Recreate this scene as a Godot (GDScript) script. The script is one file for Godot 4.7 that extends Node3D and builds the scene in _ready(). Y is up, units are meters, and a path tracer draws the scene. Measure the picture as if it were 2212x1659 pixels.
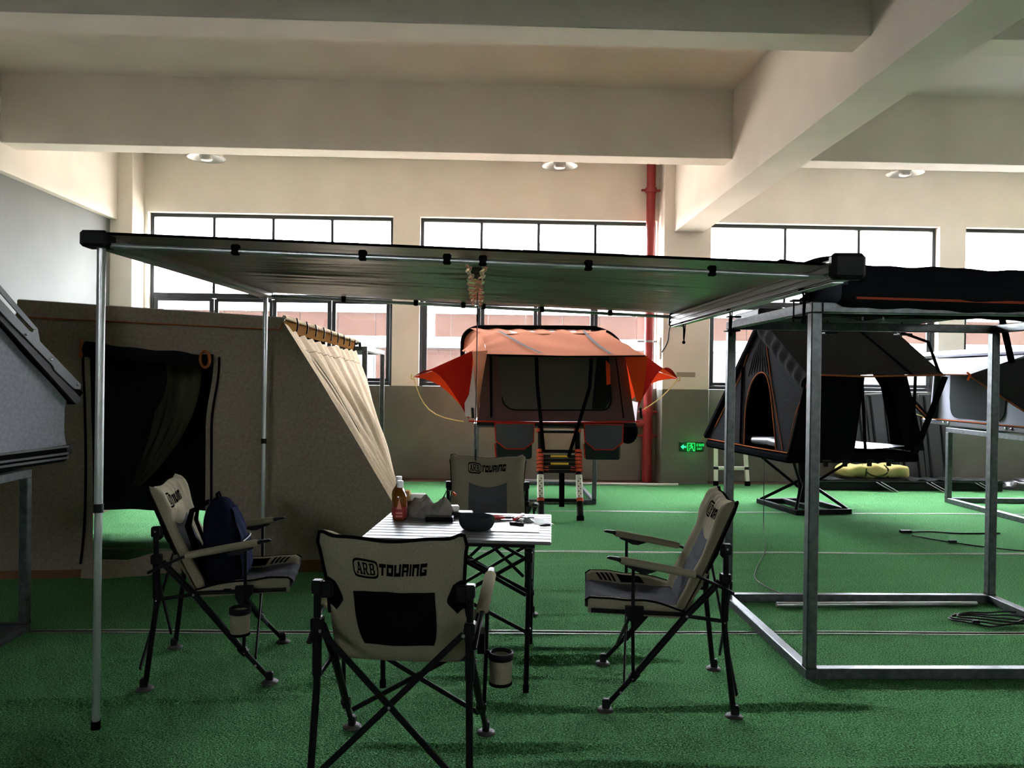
extends Node3D

# ---------- mesh helpers ----------
class MB:
	var s := SurfaceTool.new()
	var c := Vector3.ZERO
	func _init() -> void:
		s.begin(Mesh.PRIMITIVE_TRIANGLES)
		s.set_smooth_group(-1)
	func tri(a: Vector3, b: Vector3, d: Vector3) -> void:   # a, b, d counter-clockwise seen from outside
		s.add_vertex(a); s.add_vertex(d); s.add_vertex(b)
	func quad(a: Vector3, b: Vector3, d: Vector3, e: Vector3) -> void:
		tri(a, b, d); tri(a, d, e)
	func otri(a: Vector3, b: Vector3, d: Vector3, out: Vector3) -> void:
		if (b - a).cross(d - a).dot(out) >= 0.0: tri(a, b, d)
		else: tri(a, d, b)
	func oquad(a: Vector3, b: Vector3, d: Vector3, e: Vector3, out: Vector3) -> void:
		if (b - a).cross(d - a).dot(out) >= 0.0: quad(a, b, d, e)
		else: quad(a, e, d, b)
	func box(at: Vector3, size: Vector3, ch := 0.0, B := Basis()) -> MB:
		s.set_smooth_group(-1)
		var h := size * 0.5
		ch = minf(ch, minf(h.x, minf(h.y, h.z)) * 0.9)
		var P := func(axis: int, sg: Array) -> Vector3:
			var v := Vector3.ZERO
			for i in 3:
				v[i] = sg[i] * (h[i] if i == axis else h[i] - ch)
			return at + B * v
		for i in 3:
			var j := (i + 1) % 3
			var k := (i + 2) % 3
			for si in [-1.0, 1.0]:
				var q := []
				for c2 in [[-1.0, -1.0], [1.0, -1.0], [1.0, 1.0], [-1.0, 1.0]]:
					var sg := [0.0, 0.0, 0.0]
					sg[i] = si; sg[j] = c2[0]; sg[k] = c2[1]
					q.append(P.call(i, sg))
				var o := Vector3.ZERO
				o[i] = si
				oquad(q[0], q[1], q[2], q[3], B * o)
				if ch > 0.0:
					for sj in [-1.0, 1.0]:
						var a := [0.0, 0.0, 0.0]
						var b := [0.0, 0.0, 0.0]
						a[i] = si; a[j] = sj; a[k] = -1.0
						b[i] = si; b[j] = sj; b[k] = 1.0
						var oe := Vector3.ZERO
						oe[i] = si; oe[j] = sj
						oquad(P.call(i, a), P.call(j, a), P.call(j, b), P.call(i, b), B * oe)
		if ch > 0.0:
			for sx in [-1.0, 1.0]:
				for sy in [-1.0, 1.0]:
					for sz in [-1.0, 1.0]:
						var g := [sx, sy, sz]
						otri(P.call(0, g), P.call(1, g), P.call(2, g), B * Vector3(sx, sy, sz))
		return self
	func bar(a: Vector3, b: Vector3, w: float, h: float, ch := 0.003, hint := Vector3.UP) -> MB:
		var z := (b - a).normalized()
		if absf(z.dot(hint)) > 0.99: hint = Vector3(0, 0, 1)
		if absf(z.dot(hint)) > 0.99: hint = Vector3(1, 0, 0)
		var x := hint.cross(z).normalized()
		var y := z.cross(x)
		return box((a + b) * 0.5, Vector3(w, h, a.distance_to(b)), ch, Basis(x, y, z))
	func tube(pts: Array, r, n := 8, caps := true, flat := 1.0, hint := Vector3.UP) -> MB:
		s.set_smooth_group(0)
		var rings := []
		var up := hint
		for i in pts.size():
			var p: Vector3 = pts[i]
			var t := Vector3.ZERO
			if i > 0: t += (p - (pts[i - 1] as Vector3)).normalized()
			if i < pts.size() - 1: t += ((pts[i + 1] as Vector3) - p).normalized()
			t = t.normalized()
			if absf(t.dot(up)) > 0.98: up = Vector3(0.3, 0.1, 1.0).normalized() if absf(t.dot(Vector3(0.3, 0.1, 1.0).normalized())) < 0.95 else Vector3.RIGHT
			var sd := t.cross(up).normalized()
			up = sd.cross(t).normalized()
			var rr: float = r[i] if r is Array else r
			var ring := []
			for k in n:
				var a := TAU * k / n
				ring.append(p + (sd * cos(a) + up * sin(a) * flat) * rr)
			rings.append(ring)
		for i in pts.size() - 1:
			for k in n:
				var k2 := (k + 1) % n
				quad(rings[i][k], rings[i][k2], rings[i + 1][k2], rings[i + 1][k])
		if caps:
			s.set_smooth_group(-1)
			for e in [0, pts.size() - 1]:
				var cpt: Vector3 = pts[e]
				var out: Vector3 = (cpt - (pts[1] as Vector3)) if e == 0 else (cpt - (pts[e - 1] as Vector3))
				for k in n:
					otri(cpt, rings[e][k], rings[e][(k + 1) % n], out)
		return self
	func lathe(prof: Array, n := 24, X := Transform3D(), smooth := true) -> MB:
		s.set_smooth_group(0 if smooth else -1)
		for i in prof.size() - 1:
			var p: Vector2 = prof[i]
			var q: Vector2 = prof[i + 1]
			for k in n:
				var a := TAU * k / n
				var b := TAU * (k + 1) / n
				var A := X * Vector3(p.x * cos(a), p.y, p.x * sin(a))
				var Bq := X * Vector3(p.x * cos(b), p.y, p.x * sin(b))
				var C := X * Vector3(q.x * cos(b), q.y, q.x * sin(b))
				var D := X * Vector3(q.x * cos(a), q.y, q.x * sin(a))
				if p.x < 1e-5: tri(A, D, C)
				elif q.x < 1e-5: tri(A, D, Bq)
				else: quad(A, D, C, Bq)
		return self
	func grid(f: Callable, nu: int, nv: int, u0 := 0.0, u1 := 1.0, v0 := 0.0, v1 := 1.0, flip := false) -> MB:
		s.set_smooth_group(0)
		var rows := []
		for j in nv + 1:
			var row := []
			for i in nu + 1:
				row.append(f.call(lerpf(u0, u1, float(i) / nu), lerpf(v0, v1, float(j) / nv)))
			rows.append(row)
		for j in nv:
			for i in nu:
				if flip: quad(rows[j][i], rows[j + 1][i], rows[j + 1][i + 1], rows[j][i + 1])
				else: quad(rows[j][i], rows[j][i + 1], rows[j + 1][i + 1], rows[j + 1][i])
		return self
	func prism(poly: PackedVector2Array, d: float, X := Transform3D()) -> MB:
		s.set_smooth_group(-1)
		var ix := Geometry2D.triangulate_polygon(poly)
		var out := X.basis.z
		for i in range(0, ix.size(), 3):
			for sg in [-0.5, 0.5]:
				var v := []
				for k in 3:
					var p := poly[ix[i + k]]
					v.append(X * Vector3(p.x, p.y, d * sg))
				otri(v[0], v[1], v[2], out * sg)
		var ccw := not Geometry2D.is_polygon_clockwise(poly)
		for i in poly.size():
			var p := poly[i]
			var q := poly[(i + 1) % poly.size()]
			var nrm := Vector3(q.y - p.y, p.x - q.x, 0) * (1.0 if ccw else -1.0)
			oquad(X * Vector3(p.x, p.y, -d / 2), X * Vector3(q.x, q.y, -d / 2), X * Vector3(q.x, q.y, d / 2), X * Vector3(p.x, p.y, d / 2), X.basis * nrm)
		return self
	func ball(at: Vector3, r: Vector3, n := 12, m := 8, B := Basis()) -> MB:
		var f := func(u: float, v: float) -> Vector3:
			return at + B * Vector3(r.x * sin(PI * v) * cos(TAU * u), -r.y * cos(PI * v), r.z * sin(PI * v) * sin(-TAU * u))
		return grid(f, n, m)
	func mesh() -> ArrayMesh:
		s.generate_normals()
		return s.commit()

var M := {}
var used := {}

func v2(a: Array) -> PackedVector2Array:
	var o := PackedVector2Array()
	for i in range(0, a.size(), 2): o.append(Vector2(a[i], a[i + 1]))
	return o

func obj(called: String, mb, mat: String, parent: Node = null, label := "") -> MeshInstance3D:
	var o := MeshInstance3D.new()
	o.name = called
	o.mesh = mb.mesh() if mb is MB else mb
	o.material_override = M[mat]
	if label: o.set_meta("label", label)
	if parent == null: add_top(o)
	else: parent.add_child(o, true)
	return o

func add_top(o: Node3D) -> void:
	var base := String(o.name)
	if used.has(base):
		o.name = "%s_%03d" % [base, used[base]]
		used[base] += 1
	else: used[base] = 1
	add_child(o, true)

func thing(called: String, label: String, category: String, at := Vector3.ZERO, turn := 0.0, group := "") -> Node3D:
	var o := Node3D.new()
	o.name = called
	add_top(o)
	o.position = at
	o.rotation.y = turn
	tag(o, label, category, group)
	return o

func tag(o: Node3D, label: String, category: String, group := "", kind := "") -> Node3D:
	o.set_meta("label", label)
	o.set_meta("category", category)
	if group: o.set_meta("group", group)
	if kind: o.set_meta("kind", kind)
	return o

func struct(called: String, mb, mat: String, label := "", parent: Node = null) -> MeshInstance3D:
	var o := obj(called, mb, mat, parent, label)
	if parent == null:
		o.set_meta("kind", "structure")
		o.set_meta("category", called.split("_")[0])
	return o

func struct_root(called: String, label: String, category: String) -> Node3D:
	var o := Node3D.new()
	o.name = called
	add_top(o)
	tag(o, label, category, "", "structure")
	return o

func nz(sd: int, freq: float, size := 512, lo := 0.0, hi := 1.0, oct := 4, kind := FastNoiseLite.TYPE_SIMPLEX_SMOOTH) -> NoiseTexture2D:
	var n := FastNoiseLite.new()
	n.seed = sd; n.frequency = freq; n.noise_type = kind
	n.fractal_octaves = oct
	var t := NoiseTexture2D.new()
	t.width = size; t.height = size; t.seamless = true; t.noise = n
	var g := Gradient.new()
	g.offsets = PackedFloat32Array([0.0, 1.0])
	g.colors = PackedColorArray([Color(lo, lo, lo), Color(hi, hi, hi)])
	t.color_ramp = g
	return t

func mat(called: String, col: Color, rough := 0.8, metal := 0.0) -> StandardMaterial3D:
	var m := StandardMaterial3D.new()
	m.resource_name = called
	m.albedo_color = col; m.roughness = rough; m.metallic = metal
	m.cull_mode = BaseMaterial3D.CULL_DISABLED
	if rough >= 0.7: m.metallic_specular = 0.0
	M[called] = m
	return m

func textured(m: StandardMaterial3D, t: Texture2D, scale: float, bump: Texture2D = null, bump_cm := 0.0, world := true) -> StandardMaterial3D:
	m.uv1_triplanar = true
	m.uv1_world_triplanar = world
	m.uv1_scale = Vector3.ONE * scale
	m.albedo_texture = t
	if bump:
		m.heightmap_enabled = true
		m.heightmap_texture = bump
		m.heightmap_scale = bump_cm
	return m

func rnd(i: int) -> float:
	return fposmod(sin(i * 127.1 + 11.7) * 43758.5453, 1.0)

func materials() -> void:
	var soft := nz(3, 0.008, 512, 0.95, 1.0)
	var fine := nz(5, 0.06, 512, 0.0, 1.0)
	var cloth := nz(8, 0.03, 512, 0.82, 1.0, 5)
	var weave := nz(9, 0.25, 512, 0.0, 1.0, 2)
	var turf_c := nz(12, 0.05, 1024, 0.3, 1.0, 4)
	var turf_h := nz(13, 0.06, 1024, 0.0, 1.0, 3)
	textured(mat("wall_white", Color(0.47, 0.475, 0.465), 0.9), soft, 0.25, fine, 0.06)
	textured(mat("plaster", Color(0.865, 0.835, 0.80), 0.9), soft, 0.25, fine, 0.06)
	textured(mat("ceiling", Color(0.88, 0.84, 0.80), 0.95), soft, 0.2, fine, 0.08)
	textured(mat("green_paint", Color(0.405, 0.405, 0.365), 0.5), nz(21, 0.01, 512, 0.85, 1.0, 5), 0.3, fine, 0.03)
	textured(mat("bare_concrete", Color(0.42, 0.375, 0.335), 0.9), cloth, 0.8)
	textured(mat("concrete_dark", Color(0.35, 0.34, 0.33), 0.9), cloth, 0.8)
	textured(mat("turf", Color(0.555, 0.89, 0.575), 1.0), turf_c, 1.6, turf_h, 3.0).metallic_specular = 0.14
	textured(mat("turf_back", Color(0.75, 0.75, 0.72), 0.6), cloth, 2.0)
	textured(mat("alu_dark", Color(0.13, 0.145, 0.155), 0.45, 0.3), soft, 1.0)
	textured(mat("galv", Color(0.38, 0.395, 0.40), 0.40, 0.75), nz(31, 0.02, 512, 0.72, 1.0, 5), 1.5, fine, 0.02)
	mat("weld", Color(0.25, 0.23, 0.21), 0.8, 0.4)
	mat("chrome", Color(0.8, 0.81, 0.82), 0.22, 0.95)
	textured(mat("alu", Color(0.72, 0.73, 0.74), 0.32, 0.85), soft, 2.0)
	textured(mat("alu_grey", Color(0.56, 0.56, 0.56), 0.34, 0.6), soft, 2.0)
	mat("black_metal", Color(0.035, 0.036, 0.038), 0.5).metallic_specular = 0.25
	mat("black_plastic", Color(0.045, 0.047, 0.05), 0.55).metallic_specular = 0.3
	mat("rubber", Color(0.035, 0.035, 0.038), 0.8)
	mat("foot_plastic", Color(0.2, 0.185, 0.17), 0.6)
	var g := mat("glass", Color(0.95, 0.97, 0.98, 0.04), 0.02)
	g.transparency = BaseMaterial3D.TRANSPARENCY_ALPHA
	textured(mat("khaki", Color(0.53, 0.50, 0.425), 0.9), cloth, 6.0, weave, 0.05, false)
	textured(mat("pad_grey", Color(0.31, 0.315, 0.325), 0.95), cloth, 8.0, weave, 0.05, false)
	textured(mat("seat_grey", Color(0.31, 0.31, 0.325), 0.95), cloth, 8.0, weave, 0.05, false)
	textured(mat("black_cloth", Color(0.05, 0.052, 0.056), 0.9), cloth, 8.0, weave, 0.05, false)
	mat("print_black", Color(0.03, 0.03, 0.032), 0.8)
	mat("white_plastic", Color(0.85, 0.85, 0.83), 0.4)
	mat("red_paint", Color(0.50, 0.085, 0.09), 0.45)
	mat("orange_trim", Color(0.85, 0.36, 0.16), 0.7)
	mat("orange_plastic", Color(0.86, 0.28, 0.09), 0.5)
	mat("yellow_plastic", Color(0.85, 0.68, 0.12), 0.5)
	mat("cord_black", Color(0.03, 0.03, 0.03), 0.6)
	mat("cord_pale", Color(0.75, 0.68, 0.45), 0.7)
	textured(mat("canvas", Color(0.53, 0.485, 0.425), 0.9), cloth, 2.0, weave, 0.04)
	mat("canvas_brown", Color(0.36, 0.265, 0.185), 0.9)
	var cp := textured(mat("canvas_pale", Color(0.80, 0.715, 0.62), 0.8), cloth, 2.0)
	cp.backlight = Color(0.4, 0.34, 0.28)
	mat("canvas_amber", Color(0.42, 0.29, 0.16), 0.8)
	mat("orange_dull", Color(0.50, 0.28, 0.17), 0.8)
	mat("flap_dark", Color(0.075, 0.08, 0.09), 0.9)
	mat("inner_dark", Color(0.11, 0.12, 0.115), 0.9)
	mat("inner_olive", Color(0.30, 0.30, 0.24), 0.7)
	textured(mat("cover_black", Color(0.105, 0.11, 0.125), 0.8), cloth, 3.0)
	mat("stripe_rust", Color(0.52, 0.24, 0.17), 0.8)
	textured(mat("tent_grey", Color(0.54, 0.545, 0.575), 0.9), cloth, 2.0, weave, 0.04)
	mat("shell_black", Color(0.06, 0.063, 0.068), 0.72)
	textured(mat("plate_grey", Color(0.20, 0.215, 0.215), 0.6), soft, 3.0)
	var wr := mat("wing_red", Color(0.50, 0.095, 0.075), 0.75)
	wr.backlight = Color(0.9, 0.16, 0.10)
	mat("label_white", Color(0.8, 0.79, 0.74), 0.6)
	mat("collar_orange", Color(0.72, 0.24, 0.09), 0.5)
	mat("olive_web", Color(0.22, 0.24, 0.15), 0.8)
	mat("panel_beige", Color(0.55, 0.52, 0.47), 0.6)
	mat("sign_green", Color(0.03, 0.16, 0.08), 0.4)
	mat("lamp_white", Color(0.62, 0.60, 0.57), 0.35)
	mat("bulb_white", Color(0.64, 0.63, 0.61), 0.25)
	for q in [["glow_green", Color(0.12, 0.95, 0.38)], ["glow_cyan", Color(0.2, 0.9, 0.62)]]:
		var gm := mat(q[0], Color(0.1, 0.3, 0.2), 0.5)
		gm.emission_enabled = true
		gm.emission = q[1]
		gm.emission_energy_multiplier = 0.16
	# outside
	textured(mat("terracotta", Color(0.14, 0.085, 0.063), 0.7), soft, 0.3)
	textured(mat("facade_white", Color(0.62, 0.62, 0.61), 0.7), soft, 0.3)
	mat("facade_grey", Color(0.19, 0.195, 0.19), 0.7)
	mat("facade_dark", Color(0.09, 0.095, 0.1), 0.3)
	textured(mat("asphalt", Color(0.62, 0.575, 0.52), 0.9), cloth, 0.3)
	mat("sign_red", Color(0.5, 0.05, 0.05), 0.6)

# ---------- the setting ----------
const ZW := -11.70
const SILL := 1.407
const HEAD := 3.97

func room() -> void:
	# floor slab and walls of the hall
	struct("floor", MB.new().box(Vector3(3.5, -0.16, -2.5), Vector3(19, 0.3, 20)), "bare_concrete", "bare concrete floor slab under the turf")
	struct("ceiling", MB.new().box(Vector3(3.5, 4.98, -2.5), Vector3(19, 0.3, 20)), "ceiling", "pale plastered ceiling between the beams")
	var wb := struct_root("wall_back", "long back wall of cream plaster over a dark green painted band", "wall")
	var wins := [[-5.094, -1.44], [-1.03, 2.575], [3.40, 6.985], [7.395, 10.99]]
	var pl := MB.new()
	var zc := ZW - 0.14
	pl.box(Vector3(3.5, (HEAD + 5.1) / 2, zc), Vector3(19, 5.1 - HEAD, 0.28))
	var x0 := -6.0
	for w in wins + [[13.0, 13.0]]:
		pl.box(Vector3((x0 + w[0]) / 2, (SILL + HEAD) / 2, zc), Vector3(w[0] - x0, HEAD - SILL, 0.28))
		x0 = w[1]
	obj("plaster", pl, "plaster", wb)
	obj("painted_dado", MB.new().box(Vector3(3.5, SILL / 2, zc), Vector3(19, SILL, 0.28)), "green_paint", wb)
	# columns on the back wall, painted to the same line
	for cx in [[-5.75, -5.142], [2.597, 3.3], [11.0, 11.7]]:
		var col := struct_root("column", "plastered column on the back wall, %s" % {-5.75: "in the left corner", 2.597: "beside the red pipe", 11.0: "at the far right"}[cx[0]], "column")
		var xm: float = (cx[0] + cx[1]) / 2
		obj("plaster", MB.new().box(Vector3(xm, (SILL + 4.85) / 2, -11.525), Vector3(cx[1] - cx[0], 4.85 - SILL, 0.43), 0.008), "plaster", col)
		obj("painted_dado", MB.new().box(Vector3(xm, SILL / 2, -11.524), Vector3(cx[1] - cx[0] + 0.002, SILL, 0.434), 0.008), "green_paint", col)
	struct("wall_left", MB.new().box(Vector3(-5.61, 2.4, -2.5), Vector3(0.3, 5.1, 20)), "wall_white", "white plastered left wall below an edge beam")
	struct("wall_right", MB.new().box(Vector3(12.85, 2.4, -2.5), Vector3(0.3, 5.1, 20)), "plaster", "far right wall of the hall")
	# the wall behind the viewer, with three small high windows
	var wf := MB.new().box(Vector3(3.5, 4.6, 7.3), Vector3(19, 0.9, 0.3))
	wf.box(Vector3(3.5, 1.5, 7.3), Vector3(19, 3.3, 0.3))
	var xp := -6.0
	for x in [-3.0, 6.4]:
		wf.box(Vector3((xp + x) / 2, 3.65, 7.3), Vector3(x - xp, 1.0, 0.3))
		xp = x + 0.9
	wf.box(Vector3((xp + 13.0) / 2, 3.65, 7.3), Vector3(13.0 - xp, 1.0, 0.3))
	struct("wall_front", wf, "plaster", "wall behind the viewer with two small high windows")
	# beams
	var bm := MB.new().box(Vector3(2.965, 4.29, -2.4), Vector3(0.43, 1.1, 18.4), 0.006)
	struct("beam_main", bm, "plaster", "deep main beam running from the back wall towards the viewer")
	struct("beam_main", MB.new().box(Vector3(11.3, 4.29, -2.4), Vector3(0.43, 1.1, 18.4), 0.006), "plaster", "main beam at the far right bay")
	struct("beam_edge", MB.new().box(Vector3(-5.56, 4.3, -2.4), Vector3(0.40, 1.08, 18.4), 0.006), "plaster", "edge beam along the left wall")
	var which := ["nearest the back wall", "second from the back wall", "third from the back wall", "fourth from the back wall", "farthest from the back wall"]
	var bi := 0
	for z in [-8.79, -5.65, -2.5, 0.65, 3.8]:
		for xs in [[-5.37, 2.76], [3.17, 11.1]]:
			struct("beam_cross", MB.new().box(Vector3((xs[0] + xs[1]) / 2, 4.46, z), Vector3(xs[1] - xs[0], 0.8, 0.29), 0.006), "plaster", "cross beam of the %s bay, %s" % ["left" if xs[0] < 0 else "right", which[bi]])
		bi += 1
	# windows
	for i in 4: window(i + 1, wins[i][0], wins[i][1], [4, 4, 3, 3][i])

func window(n: int, xa: float, xb: float, cells: int) -> void:
	var z := ZW - 0.16
	var tr := 2.735
	var w := struct_root("window_%d" % n, "dark framed window, number %d from the left along the back wall" % n, "window")
	var f := MB.new()
	for x in [xa + 0.025, xb - 0.025]: f.box(Vector3(x, (SILL + HEAD) / 2, z), Vector3(0.05, HEAD - SILL, 0.09), 0.004)
	for y in [HEAD - 0.025, SILL + 0.03]: f.box(Vector3((xa + xb) / 2, y, z), Vector3(xb - xa, 0.055, 0.088), 0.004)
	f.box(Vector3((xa + xb) / 2, tr, z), Vector3(xb - xa - 0.08, 0.075, 0.085), 0.004)
	obj("window_frame", f, "alu_dark", w)
	var cw := (xb - xa - 0.1) / cells
	for k in cells:
		var a := xa + 0.05 + cw * k
		if k > 0: obj("mullion", MB.new().box(Vector3(a, (tr + HEAD) / 2, z), Vector3(0.042, HEAD - tr - 0.08, 0.07), 0.004), "alu_dark", w)
		obj("pane", MB.new().box(Vector3(a + cw / 2, (tr + HEAD) / 2, z), Vector3(cw - 0.03, HEAD - tr - 0.07, 0.006)), "glass", w)
		# lower row: sliding sashes
		var sh := MB.new()
		var zz := z + (0.02 if k % 2 == 0 else -0.02)
		for sx in [a + 0.03, a + cw - 0.03]: sh.box(Vector3(sx, (SILL + tr) / 2, zz), Vector3(0.06, tr - SILL - 0.09, 0.036), 0.003)
		for sy in [SILL + 0.085, tr - 0.06]: sh.box(Vector3(a + cw / 2, sy, zz), Vector3(cw - 0.06, 0.05, 0.035), 0.003)
		var so := obj("sash", sh, "alu_dark", w)
		obj("pane", MB.new().box(Vector3(a + cw / 2, (SILL + tr) / 2, zz), Vector3(cw - 0.1, tr - SILL - 0.14, 0.006)), "glass", so)

func outside() -> void:
	struct("ground_outside", MB.new().box(Vector3(0, -0.35, -48), Vector3(140, 0.3, 71.5)), "asphalt", "pale yard outside the windows")
	var b := thing("building", "terracotta panelled building with white bands across the yard outside the windows", "building", Vector3(0, 0, -26))
	obj("wall", MB.new().box(Vector3(0, 1.75, -2), Vector3(90, 3.9, 3.4)), "facade_dark", b)
	obj("band", MB.new().box(Vector3(0, 2.72, -0.22), Vector3(90, 0.36, 0.3), 0.01), "facade_white", b)
	obj("parapet", MB.new().box(Vector3(0, 4.0, -0.28), Vector3(90, 0.55, 0.3), 0.01), "facade_white", b)
	for i in 40:
		var x := -26.0 + i * 1.27
		obj("panel", MB.new().box(Vector3(x, 3.31, -0.27), Vector3(1.25, 0.79, 0.08), 0.008), "terracotta", b)
		if i % 5 in [1, 2]:
			obj("window", MB.new().box(Vector3(x, 1.35, -0.29), Vector3(1.15, 2.2, 0.05), 0.008), "facade_dark", b)
		else:
			obj("panel", MB.new().box(Vector3(x, 1.35, -0.27), Vector3(1.25, 2.3, 0.08), 0.008), "terracotta", b)
	var fb := thing("far_building", "pale building with a grey band far beyond the yard, seen through the second window", "building", Vector3(6.7, 0, -60))
	obj("wall", MB.new().box(Vector3(0, 5.5, -2), Vector3(9, 11, 4), 0.02), "facade_white", fb)
	obj("band", MB.new().box(Vector3(0, 11.4, 0.05), Vector3(8, 1.35, 0.2), 0.02), "facade_grey", fb)
	# a signboard over a door opposite, red characters on white
	var sg := thing("signboard", "white signboard with two red characters over a door across the yard", "sign", Vector3(16.75, 0, -25.5))
	obj("board", MB.new().box(Vector3(0, 2.25, 0), Vector3(3.4, 0.75, 0.08), 0.01), "facade_white", sg)
	var ch := MB.new()
	for q in [[0.62, 2.25, 0.07, 0.36], [0.98, 2.25, 0.07, 0.36], [0.8, 2.42, 0.4, 0.06], [0.8, 2.08, 0.4, 0.06]]:
		ch.box(Vector3(q[0], q[1], 0.045), Vector3(q[2], q[3], 0.012))
	obj("character", ch, "sign_red", sg)
	var c2 := MB.new()
	for q in [[0.02, 2.25, 0.05, 0.46], [-0.06, 2.3, 0.04, 0.2], [0.1, 2.3, 0.04, 0.2], [0.28, 2.44, 0.3, 0.05], [0.28, 2.35, 0.3, 0.05], [0.28, 2.26, 0.34, 0.05], [0.28, 2.16, 0.26, 0.05], [0.28, 2.04, 0.36, 0.05], [0.15, 2.4, 0.05, 0.14], [0.41, 2.4, 0.05, 0.14]]:
		c2.box(Vector3(q[0], q[1], 0.045), Vector3(q[2], q[3], 0.012))
	obj("character", c2, "sign_red", sg)

func turf() -> void:
	var zs := [[-11.36, -8.935], [-8.905, -6.845], [-6.815, -4.675], [-4.635, -2.4], [-2.39, 1.0], [1.01, 7.0]]
	var labels := ["green artificial turf strip nearest the back wall", "green artificial turf strip in front of the orange tent's ladder", "green artificial turf strip behind the table", "wrinkled green artificial turf strip under the table and chairs", "green artificial turf strip at the viewer's feet", "green artificial turf strip behind the viewer"]
	for k in zs.size():
		var za: float = zs[k][0]
		var zb: float = zs[k][1]
		var t := thing("turf_strip", labels[k], "artificial turf", Vector3(0, 0, 0), 0.0, "artificial turf strips on the floor")
		var xa := -5.4
		var xb := 12.6
		var f := func(u: float, v: float) -> Vector3:
			var x := lerpf(xa, xb, u)
			var z := lerpf(zb, za, v)
			return Vector3(x, 0.004 + wrinkle(x, z) * smoothstep(0.0, 0.06, minf(v, 1.0 - v) * (zb - za)), z)
		var near := k in [2, 3, 4]
		obj("turf", MB.new().grid(f, 170 if near else 60, 220 if near else 16), "turf", t)
		for e in [za, zb]:
			if e > -2.5 or e < -11: continue
			var pts := MB.new()
			var sgn := 1.0 if e == za else -1.0
			var wob := func(u: float, v: float) -> Vector3:
				var x := lerpf(xa, xb, u)
				var wd := 0.012 + 0.007 * sin(x * 2.1 + e) * sin(x * 0.9 + 1.0)
				return Vector3(x, 0.007 + 0.003 * sin(x * 3.0 + e), e + sgn * (v * wd - 0.004))
			pts.grid(wob, 120, 1)
			obj("selvedge", pts, "turf_back", t, "pale backing showing at the seam")

func ridge(x: float, z: float, x0: float, z0: float, x1: float, z1: float, w: float, h: float) -> float:
	var t := clampf((x - x0) / (x1 - x0), 0.0, 1.0)
	var zc := lerpf(z0, z1, t) + 0.03 * sin(x * 3.1 + z0 * 7.0)
	var fade := smoothstep(x0 - 0.25, x0 + 0.3, x) * (1.0 - smoothstep(x1 - 0.3, x1 + 0.25, x))
	var d := (z - zc) / (w * 0.55)
	return 1.7 * h * fade * exp(-d * d)

func wrinkle(x: float, z: float) -> float:
	var h := 0.0
	h += ridge(x, z, 0.15, -4.22, 1.0, -4.17, 0.045, 0.020)
	h += ridge(x, z, -0.2, -3.62, 1.9, -3.56, 0.04, 0.012)
	h += ridge(x, z, -0.3, -3.98, 0.9, -3.86, 0.04, 0.009)
	h += ridge(x, z, -0.6, -3.25, 0.5, -3.2, 0.05, 0.012)
	h += ridge(x, z, -2.3, -3.62, -0.9, -3.72, 0.05, 0.014)
	h += ridge(x, z, -2.6, -3.42, -1.5, -3.3, 0.05, 0.010)
	h += ridge(x, z, -1.3, -3.72, -0.6, -3.98, 0.04, 0.010)
	h += ridge(x, z, -0.35, -4.42, 0.9, -4.36, 0.04, 0.010)
	h += ridge(x, z, 0.1, -3.05, 2.4, -3.0, 0.05, 0.010)
	h += ridge(x, z, -2.2, -5.1, -1.6, -5.05, 0.05, 0.010)
	h += ridge(x, z, 0.2, -5.0, 1.4, -4.95, 0.05, 0.008)
	h += ridge(x, z, 0.3, -5.6, 1.2, -5.62, 0.05, 0.008)
	h += 0.006 * sin(z * 13.0 + sin(x * 1.7) * 1.5 + sin(x * 0.6) * 2.0) * (0.5 + 0.5 * sin(x * 0.9 + z)) + 0.003 * sin(z * 31.0 + x * 0.8 + 2.0 * sin(x * 2.3)) * (0.5 + 0.5 * sin(x * 1.3 - z * 2.0))
	return h

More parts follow.
